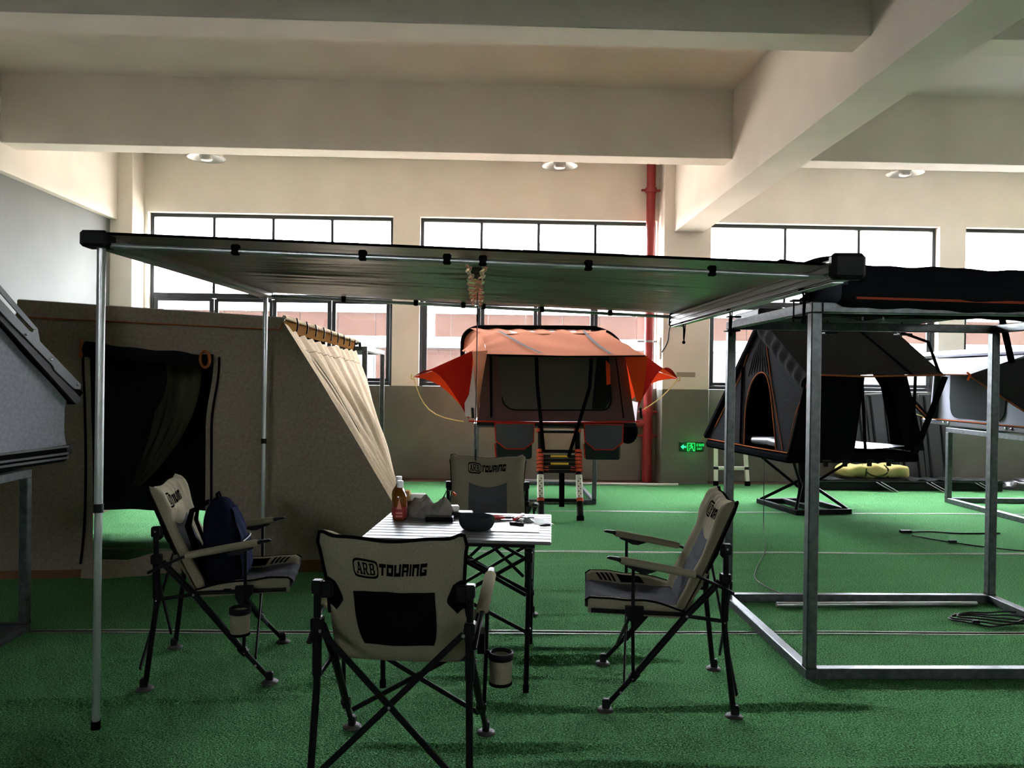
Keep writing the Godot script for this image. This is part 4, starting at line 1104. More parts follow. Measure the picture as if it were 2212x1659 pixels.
	obj("eave_tube", MB.new().tube([Vector3(-1.58, 2.0, -6.05), Vector3(-1.555, 1.985, -7.6), Vector3(-1.55, 1.965, -9.3)], 0.016, 10), "canvas_pale", t)
	obj("eave_strip", bil(Vector3(-1.60, 1.99, -6.1), Vector3(-1.57, 1.96, -9.28), Vector3(-1.60, 1.86, -9.26), Vector3(-1.63, 1.90, -6.1), 20, 2, flat), "canvas_amber", t)
	for k in 9:
		var u := 0.06 + 0.11 * k
		var p := Vector3(-1.56, lerpf(1.995, 1.965, u), lerpf(-6.1, -9.2, u))
		obj("hook", MB.new().tube([p + Vector3(0.018, 0.018, 0), p + Vector3(0.03, -0.03, 0.0), p + Vector3(0.022, -0.09, 0.008)], 0.007, 6), "black_plastic", t)
	obj("eave_end", MB.new().tube([Vector3(-1.57, 1.93, -9.28), Vector3(-1.53, 1.95, -9.32), Vector3(-1.53, 1.90, -9.32)], 0.02, 8), "black_plastic", t)
	display_frame("pale steel frame that carries the tan tent, seen behind its curtain", [-2.9, -1.483], [-9.42, -11.0], 1.91, 0.06)

# ---------- orange roof tent on its stand ----------
func orange_tent() -> void:
	var om := mat("orange_fly", Color(0.585, 0.385, 0.31), 0.8)
	om.backlight = Color(0.36, 0.19, 0.135)
	var orr := mat("orange_wing", Color(0.85, 0.27, 0.12), 0.7)
	orr.backlight = Color(1.0, 0.30, 0.12)
	var wm := mat("wall_maroon", Color(0.33, 0.245, 0.25), 0.85)
	wm.backlight = Color(0.35, 0.22, 0.22)
	var ng := mat("net_grey", Color(0.29, 0.27, 0.265), 0.85)
	ng.backlight = Color(0.3, 0.25, 0.24)
	mat("webbing_grey", Color(0.38, 0.38, 0.39), 0.7)
	mat("sack_grey", Color(0.26, 0.27, 0.285), 0.9)
	mat("sack_green", Color(0.14, 0.17, 0.165), 0.9)
	mat("red_piping", Color(0.62, 0.16, 0.12), 0.7)
	mat("tent_white", Color(0.72, 0.70, 0.72), 0.8)
	var t := thing("roof_tent", "open orange roof tent with two pointed side awnings on a steel stand by the window", "roof tent")
	var zf := -8.86
	obj("base_board", MB.new().box(Vector3(0.82, 1.02, -9.93), Vector3(1.86, 0.05, 2.1), 0.01), "black_metal", t)
	# front wall with its window and the half-open flap
	var fw := obj("front_wall", bil(Vector3(-0.10, 1.045, zf), Vector3(1.73, 1.06, zf), Vector3(1.60, 1.86, zf - 0.04), Vector3(-0.06, 1.86, zf - 0.04), 24, 12, func(u: float, v: float) -> float: return 0.006 * sin(u * 17.0) * sin(v * 6.0)), "wall_maroon", t)
	var wn := MB.new()
	var poly := []
	for i in 7: poly.append_array([0.30 + 0.16 * -cos(PI / 2 * i / 6.0) + 0.04, 1.33 - 0.15 * sin(PI / 2 * i / 6.0)])
	for i in 7: poly.append_array([1.34 + 0.10 * sin(PI / 2 * i / 6.0), 1.19 + 0.12 * (1 - cos(PI / 2 * i / 6.0))])
	poly.append_array([1.40, 1.80, 0.125, 1.80])
	wn.prism(v2(poly), 0.012, Transform3D(Basis(), Vector3(0, 0, zf + 0.008)))
	var wo := obj("window_flap", wn, "net_grey", fw, "grey window panel")
	obj("window_gap", MB.new().prism(v2([1.22, 1.20, 1.36, 1.20, 1.43, 1.30, 1.40, 1.79, 1.27, 1.79]), 0.012, Transform3D(Basis(), Vector3(0, 0, zf + 0.016))), "inner_dark", wo)
	obj("orange_gap", MB.new().prism(v2([1.385, 1.48, 1.43, 1.49, 1.42, 1.72, 1.37, 1.77]), 0.010, Transform3D(Basis(), Vector3(0, 0, zf + 0.022))), "orange_wing", wo)
	var wp := []
	for i in range(0, poly.size(), 2): wp.append(Vector3(poly[i], poly[i + 1], zf + 0.018))
	obj("window_zip", MB.new().tube(wp, 0.007, 6), "black_cloth", wo)
	for q in [[0.045, 1.80, 0.06, 1.09], [1.49, 1.80, 1.59, 1.10]]:
		obj("zip_line", MB.new().bar(Vector3(q[0], q[1], zf + 0.015), Vector3(q[2], q[3], zf + 0.015), 0.028, 0.01, 0.003), "black_cloth", fw)
	obj("bottom_piping", MB.new().tube([Vector3(-0.2, 1.045, zf + 0.02), Vector3(0.8, 1.04, zf + 0.04), Vector3(1.77, 1.06, zf + 0.02)], 0.010, 6), "red_piping", fw)
	# side walls, rear wall, roof
	for sd in 2:
		var x0: float = [-0.12, 1.74][sd]
		var x1: float = [-0.07, 1.82][sd]
		obj("side_wall", bil(Vector3(x0, 1.045, -8.88), Vector3(x0, 1.045, -10.95), Vector3(lerpf(x0, x1, 0.3), 1.32, -10.93), Vector3(lerpf(x0, x1, 0.3), 1.28, -8.90), 10, 4, flat), "orange_fly" if sd == 0 else "tent_white", t)
	obj("rear_wall", bil(Vector3(-0.12, 1.045, -10.95), Vector3(1.74, 1.045, -10.95), Vector3(1.82, 1.9, -10.9), Vector3(-0.07, 1.9, -10.9), 10, 8, flat), "orange_fly", t)
	# bow that lifts the ridge, black
	var bow := curve([Vector3(-0.31, 1.35, -10.2), Vector3(-0.325, 1.86, -10.3), Vector3(-0.31, 2.09, -10.3), Vector3(-0.17, 2.205, -10.3), Vector3(0.1, 2.222, -10.3), Vector3(0.7, 2.228, -10.3), Vector3(1.3, 2.232, -10.3), Vector3(1.48, 2.22, -10.3), Vector3(1.70, 2.12, -10.3), Vector3(1.93, 1.86, -10.3)], 5)
	obj("bow", MB.new().tube(bow, 0.03, 8, true, 2.2, Vector3(0, 0, 1)), "black_cloth", t)
	# fly sheet: front slope, ridge, left fall
	var R0 := Vector3(-0.07, 2.13, -9.9)
	var R1 := Vector3(1.53, 2.155, -9.9)
	var E0 := Vector3(0.0, 1.795, -8.3)
	var E1 := Vector3(1.715, 1.805, -8.3)
	var fl := obj("fly_sheet", bil(E0, E1, R1, R0, 60, 24, func(u: float, v: float) -> float:
		return 0.028 * sin(PI * v) * (1 - pow(2 * u - 1, 2.0)) * -1.0 + 0.010 * sin(u * 22.0) * exp(-pow((v - 1.0) / 0.35, 2.0)) + 0.006 * sin(u * 9.0 + v * 9.0) * sin(PI * u) + 0.012 * sin((u - v * 0.5) * 30.0) * exp(-u * 8.0) * sin(PI * v)), "orange_fly", t, "salmon orange fly sheet")
	var rg := MB.new()
	bil(R0 + Vector3(0.05, -0.03, 0.1), R1 + Vector3(-0.02, -0.02, 0.1), Vector3(1.60, 2.20, -10.28), Vector3(-0.24, 2.205, -10.28), 30, 6, func(u: float, v: float) -> float: return 0.012 * sin(u * 40.0) * v, rg)
	obj("ridge_sheet", rg, "orange_fly", fl)
	obj("ridge_panel", bil(Vector3(0.25, 2.12, -9.86), Vector3(1.25, 2.135, -9.86), Vector3(1.36, 2.178, -10.15), Vector3(0.2, 2.17, -10.15), 10, 2, flat), "tent_white", fl, "white panel at the ridge")
	obj("left_fall", bil(E0, R0, Vector3(-0.33, 1.9, -10.2), Vector3(-0.16, 1.84, -8.75), 14, 10, func(u: float, v: float) -> float: return 0.012 * sin(u * 14.0 + v * 5.0)), "orange_fly", fl)
	obj("bow_fall", bil(R0, Vector3(-0.18, 2.19, -10.27), Vector3(-0.31, 2.08, -10.28), Vector3(-0.31, 1.88, -10.25), 8, 8, flat), "orange_fly", fl)
	obj("front_fold", MB.new().grid(func(u: float, v: float) -> Vector3:
		var w := 0.16 * pow(1.0 - v, 1.3) + 0.012
		return Vector3(lerpf(-0.165 + 0.05 * v, -0.165 + 0.05 * v + w, u) + 0.02 * v, lerpf(1.84, 1.09, v), lerpf(-8.70, lerpf(-8.31, -8.83, pow(v, 0.6)), u)), 8, 18), "orange_fly", fl)
	obj("right_fall", bil(R1, E1, Vector3(1.86, 1.83, -8.9), Vector3(1.80, 1.95, -10.2), 12, 8, func(u: float, v: float) -> float: return 0.010 * sin(u * 13.0 + v * 7.0)), "orange_fly", fl)
	obj("eave_piping", MB.new().tube([E0, E0.lerp(E1, 0.5) + Vector3(0, -0.012, 0), E1], 0.009, 6), "black_cloth", fl)
	for q in [[0.13, 0.30, 0.345], [0.82, 0.86, 0.785]]:
		obj("webbing", MB.new().grid(func(u: float, v: float) -> Vector3:
			var a := lerpf(q[0], q[2], pow(v, 0.8)) + (u - 0.5) * 0.024
			var p := E0.lerp(E1, a).lerp(R0.lerp(R1, a), 1.0 - v)
			return p + Vector3(0, 0.02 - 0.024 * sin(PI * v), 0.012), 2, 16), "webbing_grey", fl)
	# pointed side awnings
	for sd in 2:
		var m := 1.0 if sd == 0 else -1.0
		var T: Vector3 = [Vector3(-0.89, 1.545, -9.4), Vector3(2.39, 1.565, -9.55)][sd]
		var A: Vector3 = [Vector3(-0.16, 1.86, -8.9), Vector3(1.86, 1.82, -8.95)][sd]
		var Bk: Vector3 = [Vector3(-0.16, 1.80, -10.0), Vector3(1.86, 1.80, -10.2)][sd]
		var C: Vector3 = [Vector3(-0.20, 1.06, -8.9), Vector3(1.77, 1.22, -8.95)][sd]
		var Cb: Vector3 = [Vector3(-0.22, 1.20, -9.9), Vector3(1.80, 1.30, -10.1)][sd]
		var wing := func(top: Vector3, low: Vector3, hollow: float) -> MB:
			return MB.new().grid(func(u: float, v: float) -> Vector3:
				# v runs from the tip to the tent wall, u down the gusset with a hollow lower edge
				var up := T.lerp(top, v)
				var dn := T.lerp(low, v) + Vector3(-m * 0.05, 0.26, 0) * hollow * sin(PI * v) * (1.0 + 0.25 * v)
				return up.lerp(dn, u) + Vector3(0, 0, 0.015 * sin(v * 9.0) * u), 8, 24)
		var wg := obj("side_awning", wing.call(A, C, 1.0), "wing_red", t, "red front gusset of a pointed side awning")
		obj("rear_gusset", wing.call(Bk, Cb - Vector3(0, 0.14, 0), 0.45), "orange_wing", wg, "bright orange rear gusset")
		obj("awning_top", bil(T, A, Bk, T + Vector3(m * 0.01, 0.01, 0), 8, 8, flat), "wing_red" if sd == 0 else "orange_wing", wg)
		var gy := []
		for i in 9:
			var k := i / 8.0
			gy.append(T.lerp(C + Vector3(-m * 0.06, -0.02, 0.05), k) + Vector3(-m * 0.10, -0.13, 0) * sin(PI * k) * (1.0 if sd == 0 else 0.2))
		obj("spring_rod", MB.new().tube(gy, 0.006, 6), "cord_pale", wg)
		obj("rod_hook", MB.new().tube([T + Vector3(-m * 0.02, 0.03, 0), T + Vector3(-m * 0.03, -0.02, 0), T + Vector3(0, -0.03, 0)], 0.008, 6), "cord_pale", wg)
	obj("right_panel", MB.new().prism(v2([1.585, 1.81, 1.85, 1.825, 1.83, 1.6, 1.785, 1.30, 1.725, 1.30]), 0.006, Transform3D(Basis(), Vector3(0, 0, -8.80))), "orange_wing", t, "bright orange panel at the right front corner")
	obj("left_lining", MB.new().prism(v2([-0.15, 1.75, -0.09, 1.75, -0.07, 1.08, -0.24, 1.10, -0.25, 1.25, -0.2, 1.35]), 0.006, Transform3D(Basis(), Vector3(0, 0, -8.87))), "tent_white", t, "pale lining at the left front corner")
	for q in [[-0.145, 1.80, -8.86], [-0.16, 1.20, -8.85], [1.79, 1.22, -8.88]]:
		obj("buckle", MB.new().bar(Vector3(q[0], q[1], q[2]), Vector3(q[0] + 0.01, q[1] - 0.12, q[2] + 0.01), 0.03, 0.012, 0.003), "black_plastic", t)
	# straps that fall from the fly to the ladder
	for q in [[0.535, 1.77, -8.29, 0.55, 1.5, -8.36, 0.645, 0.735, -8.52], [1.13, 1.77, -8.29, 1.12, 1.45, -8.33, 0.92, 0.68, -8.50]]:
		obj("ladder_strap", MB.new().tube([Vector3(q[0], q[1], q[2]), Vector3(q[3], q[4], q[5]), Vector3(q[6], q[7], q[8])], 0.019, 6, true, 0.25, Vector3(0, 0, 1)), "black_cloth", t)
	# shoe sacks under the front edge
	for q in [[0.10, "grey shoe sack with red piping hanging at the left under the orange tent"], [1.12, "grey shoe sack with red piping hanging at the right under the orange tent"]]:
		var x: float = q[0]
		var s := thing("shoe_sack", q[1], "hanging sack", Vector3(x, 0, -8.80), 0.0, "shoe sacks under the orange tent")
		obj("pouch", MB.new().box(Vector3(0.225, 0.80, -0.03), Vector3(0.41, 0.36, 0.07), 0.02), "sack_green", s)
		var pf := v2([0.0, 1.03, 0.45, 1.03, 0.445, 0.82, 0.34, 0.74, 0.13, 0.74, 0.015, 0.83])
		var flp := obj("flap", MB.new().prism(pf, 0.03, Transform3D(Basis(), Vector3(0, 0, 0.022))), "sack_grey", s)
		var edge := []
		for p in pf: edge.append(Vector3(p.x, p.y, 0.04))
		edge.append(Vector3(0.0, 1.03, 0.04))
		obj("piping", MB.new().tube(edge, 0.008, 6), "red_piping", flp)
		obj("side_piping", MB.new().tube([Vector3(0.005, 0.80, 0.01), Vector3(0.02, 0.64, 0.01)], 0.008, 6), "red_piping", flp)
	obj("body", MB.new().ball(Vector3(1.69, 0.93, -9.1), Vector3(0.12, 0.15, 0.06), 14, 10), "black_cloth", thing("round_pouch", "black round pouch hanging behind the right shoe sack", "pouch"))
	display_frame("galvanised stand under the orange roof tent", [-0.125, 1.345], [-9.45, -11.1], 0.985, 0.05)
	ladder_tele()
	var st := thing("plastic_stool", "pale blue plastic stool half hidden behind the rear chair", "stool", Vector3(0.17, 0.006, -9.25))
	obj("top", MB.new().lathe([Vector2(0, 0.575), Vector2(0.10, 0.57), Vector2(0.155, 0.54), Vector2(0.165, 0.52), Vector2(0.15, 0.52), Vector2(0, 0.545)], 20), "blue_plastic", st)
	for k in 4: obj("leg", MB.new().tube([Vector3(0.09 * cos(TAU * (k + 0.5) / 4), 0.53, 0.09 * sin(TAU * (k + 0.5) / 4)), Vector3(0.15 * cos(TAU * (k + 0.5) / 4), 0.0, 0.15 * sin(TAU * (k + 0.5) / 4))], 0.018, 8), "blue_plastic", st)

func ladder_tele() -> void:
	var t := thing("telescopic_ladder", "black telescopic ladder with orange collars leaning on the orange tent", "ladder", Vector3(0.825, 0, 0))
	var at := func(x: float, y: float) -> Vector3: return Vector3(x, y, lerpf(-8.33, -8.73, y / 1.0))
	for sd in [-1.0, 1.0]:
		var x: float = sd * 0.215
		var pole := obj("stile", MB.new().tube([at.call(x * 1.0, 0.02), at.call(x, 0.28)], 0.036, 12).tube([at.call(x, 0.28), at.call(x * 0.99, 0.50)], 0.034, 12).tube([at.call(x * 0.98, 0.50), at.call(x * 0.97, 1.0)], 0.028, 12), "black_metal", t)
		obj("label_sleeve", MB.new().tube([at.call(x, 0.235), at.call(x, 0.475)], 0.0375, 12), "label_white", pole, "white instruction label")
		var dots := MB.new()
		for k in 8: dots.box(at.call(x + (0.008 if k % 2 else -0.01), 0.26 + 0.026 * k) + Vector3(0, 0, 0.0375), Vector3(0.014, 0.014, 0.003), 0.001)
		obj("label_print", dots, "print_black", pole)
		obj("foot", MB.new().tube([at.call(x, 0.05), at.call(x, 0.006)], 0.041, 12), "rubber", pole)
		for y in [0.215, 0.525, 0.565, 0.605, 0.645, 0.685, 0.73, 0.955]:
			obj("collar", MB.new().tube([at.call(x, y - 0.016), at.call(x, y + 0.014)], 0.043, 12), "collar_orange", t)
	for y in [0.213, 0.515, 0.555, 0.595, 0.635, 0.675, 0.73, 0.945]:
		var rg := obj("rung", MB.new().bar(at.call(-0.18, y), at.call(0.18, y), 0.05, 0.034, 0.008), "black_metal", t)
		if y in [0.595, 0.675]: obj("warning_label", MB.new().bar((at.call(-0.10, y) as Vector3) + Vector3(0, 0.004, 0.026), (at.call(0.10, y) as Vector3) + Vector3(0, 0.004, 0.026), 0.004, 0.022, 0.001), "yellow_plastic", rg, "yellow warning label")
	for sd in [-1.0, 1.0]:
		for y in [0.53, 0.56]: obj("release_button", MB.new().bar(at.call(sd * 0.17, y), at.call(sd * 0.12, y), 0.055, 0.014, 0.003), "collar_orange", t)
	obj("strap", MB.new().tube([at.call(0.02, 0.50) + Vector3(0, 0, 0.04), at.call(0.015, 0.32) + Vector3(0, 0, 0.05), at.call(0.01, 0.15) + Vector3(0, 0, 0.04)], 0.03, 6, true, 0.3, Vector3(0, 0, 1)), "black_cloth", t)

# ---------- black roof tent on its pedestal ----------
func dark_tent() -> void:
	textured(mat("tent_black", Color(0.165, 0.165, 0.17), 0.75), nz(71, 0.02, 512, 0.8, 1.0), 2.0)
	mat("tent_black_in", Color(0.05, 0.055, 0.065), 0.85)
	mat("mattress_grey", Color(0.30, 0.31, 0.32), 0.4)
	var th := deg_to_rad(9.5)
	var t := thing("roof_tent", "open black A-frame roof tent with orange piping on a single pedestal", "roof tent", Vector3(3.86, 0, -9.23), th)
	var I := Transform3D(Basis(Vector3.UP, th), Vector3(3.86, 0, -9.23)).affine_inverse()
	var L := func(x: float, y: float, z: float) -> Vector3: return I * Vector3(x, y, z)
	# tray: local x -0.8..0.8, z -0.985..0.985
	var tr := obj("tray", MB.new().box(Vector3(0, 0.715, 0), Vector3(1.62, 0.09, 1.99), 0.025), "shell_black", t)
	obj("tray_lip", MB.new().box(Vector3(0, 0.765, 0), Vector3(1.58, 0.02, 1.95), 0.004), "shell_black", tr)
	for x in [-0.35, -0.12, 0.18, 0.42]:
		obj("bracket", MB.new().box(Vector3(x, 0.69, 1.0), Vector3(0.10, 0.03, 0.02), 0.004).box(Vector3(x, 0.655, 0.99), Vector3(0.05, 0.05, 0.03), 0.006), "black_plastic", tr)
	# pedestal
	var pd := obj("pedestal", MB.new().tube([Vector3(0, 0.67, 0), Vector3(0, 0.1, 0)], 0.055, 10), "black_metal", t)
	var bs := MB.new()
	for z in [-0.42, 0.42]: bs.box(Vector3(0, 0.035, z), Vector3(0.72, 0.06, 0.06), 0.004)
	for x in [-0.33, 0.33]: bs.box(Vector3(x, 0.035, 0), Vector3(0.06, 0.06, 0.80), 0.004)
	bs.box(Vector3(0, 0.035, 0), Vector3(0.06, 0.058, 0.8), 0.004)
	obj("base", bs, "black_metal", pd)
	for s in [[-1, -1], [-1, 1], [1, -1], [1, 1]]:
		obj("brace", MB.new().bar(Vector3(s[0] * 0.33, 0.06, s[1] * 0.40), Vector3(s[0] * 0.03, 0.34, s[1] * 0.03), 0.035, 0.035, 0.003), "black_metal", pd)
		obj("upper_brace", MB.new().bar(Vector3(s[0] * 0.03, 0.26, s[1] * 0.03), Vector3(s[0] * 0.42, 0.68, s[1] * 0.45), 0.03, 0.03, 0.003), "black_metal", pd)
	# gable on the left with an arched doorway; points (z, y) in the plane x = -0.78
	var a0 := Vector2(-0.95, 0.78)
	var ap := Vector2(0.42, 2.24)
	var ev := Vector2(1.33, 1.62)
	var b0 := Vector2(0.96, 0.78)
	var door := [Vector2(0.02, 0.79), Vector2(0.04, 1.2), Vector2(0.14, 1.48), Vector2(0.29, 1.62), Vector2(0.45, 1.64), Vector2(0.56, 1.52), Vector2(0.65, 1.2), Vector2(0.73, 0.79)]
	var poly := PackedVector2Array([a0])
	for p in door: poly.append(p)
	poly.append_array(PackedVector2Array([b0, ev, ap]))
	var X := Transform3D(Basis(Vector3(0, 0, 1), Vector3.UP, Vector3(-1, 0, 0)), Vector3(-0.78, 0, 0))
	var gb := obj("left_gable", MB.new().prism(poly, 0.008, X), "tent_black", t)
	var pleat := MB.new()
	for k in 9:
		var u := (k - 4) / 4.0
		pleat.tube([X * Vector3(0.42 + 0.02 * u, 2.10, 0.006), X * Vector3(0.36 + 0.15 * u, 1.85, 0.008), X * Vector3(0.34 + 0.26 * u, 1.66 - 0.06 * u * u, 0.004)], [0.004, 0.014, 0.008], 6)
	obj("pleats", pleat, "tent_black", gb)
	var dp := []
	for p in door: dp.append(X * Vector3(p.x, p.y, 0.012))
	obj("door_piping", MB.new().tube(curve(dp, 4), 0.007, 6), "orange_dull", gb)
	obj("edge_piping", MB.new().tube([X * Vector3(ap.x, ap.y, 0.012), X * Vector3(0.62, 1.5, 0.014), X * Vector3(0.86, 0.80, 0.012)], 0.0065, 6), "orange_dull", gb)
	obj("edge_piping", MB.new().tube([X * Vector3(ap.x - 0.03, ap.y, 0.012), X * Vector3(0.12, 1.95, 0.014), X * Vector3(-0.1, 1.6, 0.01), X * Vector3(-0.75, 0.95, 0.012)], 0.0065, 6), "orange_dull", gb)
	obj("edge_piping", MB.new().tube([X * Vector3(ev.x, ev.y - 0.05, 0.012), X * Vector3(1.12, 1.2, 0.02), X * Vector3(b0.x, b0.y, 0.012), X * Vector3(0.3, 0.775, 0.014), X * Vector3(a0.x, a0.y, 0.014)], 0.0065, 6), "orange_dull", gb)
	obj("gutter", MB.new().grid(func(u: float, v: float) -> Vector3:
		var p := ap.lerp(ev, u)
		return X * Vector3(p.x - 0.10 * v, p.y - 0.16 * v, 0.02 + 0.035 * sin(PI * v) + 0.02 * sin(u * 38.0) * sin(PI * v)), 40, 6), "tent_black", gb, "gathered cloth under the roof edge")
	obj("pole_sleeve", MB.new().tube([X * Vector3(-0.03, 1.78, 0.02), X * Vector3(-0.06, 0.80, 0.02)], 0.014, 6), "black_cloth", gb)
	# right gable with a wider arch, seen from inside
	var X2 := Transform3D(Basis(Vector3(0, 0, 1), Vector3.UP, Vector3(-1, 0, 0)), Vector3(0.78, 0, 0))
	var p2 := PackedVector2Array([a0, Vector2(-0.42, 0.79), Vector2(-0.36, 1.1), Vector2(-0.2, 1.45), Vector2(-0.02, 1.64), Vector2(0.2, 1.66), Vector2(0.36, 1.5), Vector2(0.5, 1.1), Vector2(0.56, 0.79), Vector2(0.9, 0.79), Vector2(0.72, 1.62), Vector2(0.95, 1.75), ap])
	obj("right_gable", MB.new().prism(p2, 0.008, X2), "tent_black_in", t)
	# rear lid, roof cloth, eave
	obj("lid", MB.new().bar(Vector3(0, 0.80, -1.0), Vector3(0, 2.28, 0.42), 1.66, 0.07, 0.015), "shell_black", t)
	var roof := obj("roof_cloth", bil(Vector3(-0.80, ev.y, ev.x), Vector3(0.82, ev.y + 0.02, ev.x), Vector3(0.82, ap.y, ap.x), Vector3(-0.80, ap.y, ap.x), 30, 12, func(u: float, v: float) -> float: return -0.03 * sin(PI * v) * absf(sin(u * PI * 2.0)) + 0.004 * sin(u * 30.0)), "tent_black", t)
	obj("eave_piping", MB.new().tube([Vector3(-0.80, ev.y, ev.x), Vector3(-0.1, ev.y - 0.01, ev.x), Vector3(0.82, ev.y + 0.02, ev.x)], 0.011, 6), "orange_dull", roof)
	obj("roof_rib", MB.new().tube([Vector3(0.32, ap.y, ap.x), Vector3(0.36, 1.95, 0.88), Vector3(0.42, ev.y + 0.02, ev.x)], 0.012, 6), "black_cloth", roof)
	# front wall: left half shut, right half open between the poles
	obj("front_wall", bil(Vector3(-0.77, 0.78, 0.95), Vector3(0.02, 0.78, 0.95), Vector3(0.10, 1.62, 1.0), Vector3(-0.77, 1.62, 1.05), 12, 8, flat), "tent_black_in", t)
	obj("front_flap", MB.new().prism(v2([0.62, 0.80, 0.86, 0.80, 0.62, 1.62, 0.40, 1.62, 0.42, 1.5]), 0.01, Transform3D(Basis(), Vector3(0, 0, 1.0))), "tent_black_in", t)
	for q in [[Vector3(-0.80, ev.y, ev.x), Vector3(-0.77, 0.78, 0.98)], [Vector3(0.82, ev.y, ev.x), Vector3(0.78, 0.78, 0.96)], [Vector3(0.46, ev.y, ev.x), Vector3(0.72, 0.78, 0.98)], [Vector3(0.05, 1.6, 1.02), Vector3(0.12, 0.8, 1.0)]]:
		obj("roof_pole", MB.new().bar(q[0], q[1], 0.07 if q[0].x > 0.7 else 0.03, 0.025, 0.006, Vector3(0, 0, 1)), "black_cloth", t)
	obj("mattress", MB.new().grid(func(u: float, v: float) -> Vector3: return Vector3(lerpf(-0.72, 0.74, u), 0.83 + 0.02 * sin(PI * u) * sin(PI * v) + 0.012 * sin(u * 9.0 + v * 5.0), lerpf(-0.85, 0.92, v)), 16, 16), "mattress_grey", t)
	obj("rolled_door", MB.new().tube([Vector3(-0.72, 0.85, 0.12), Vector3(-0.66, 0.86, 0.4), Vector3(-0.70, 0.85, 0.68)], [0.045, 0.055, 0.045], 10), "mattress_grey", t)
	obj("roof_strap", MB.new().tube([Vector3(0.62, 2.2, 0.6), Vector3(0.66, 2.1, 0.9), Vector3(0.80, 2.0, 1.1), Vector3(0.79, 1.66, 1.28)], 0.016, 6), "black_cloth", t)
	# thin guy line that falls to the turf near the frame
	var c := thing("guy_line", "thin black cord falling from the black roof tent to the turf behind the right chair", "cord")
	obj("cord", MB.new().tube(curve([Vector3(3.02, 0.70, -8.25), Vector3(2.97, 0.25, -8.1), Vector3(2.90, 0.012, -7.9), Vector3(2.55, 0.013, -6.9), Vector3(2.22, 0.013, -6.2), Vector3(2.10, 0.013, -5.85), Vector3(2.15, 0.013, -5.5), Vector3(2.25, 0.013, -5.4)], 5), 0.004, 6), "cord_black", c)
	# short ladder standing behind
	var l := thing("short_ladder", "short white ladder standing against the wall under the black roof tent", "ladder", Vector3(3.61, 0.006, -11.2))
	for sd in [-1.0, 1.0]:
		var s := obj("stile", MB.new().bar(Vector3(sd * 0.235, 0.0, 0.05), Vector3(sd * 0.215, 0.66, -0.05), 0.06, 0.035, 0.005), "white_plastic", l)
		obj("collar", MB.new().bar(Vector3(sd * 0.227, 0.235, 0.015), Vector3(sd * 0.226, 0.275, 0.009), 0.072, 0.045, 0.005), "black_plastic", s)
		obj("foot", MB.new().bar(Vector3(sd * 0.235, 0.0, 0.05), Vector3(sd * 0.233, 0.07, 0.04), 0.075, 0.045, 0.006), "rubber", s)
	obj("rung", MB.new().box(Vector3(0, 0.255, 0.012), Vector3(0.40, 0.05, 0.035), 0.005), "white_plastic", l)

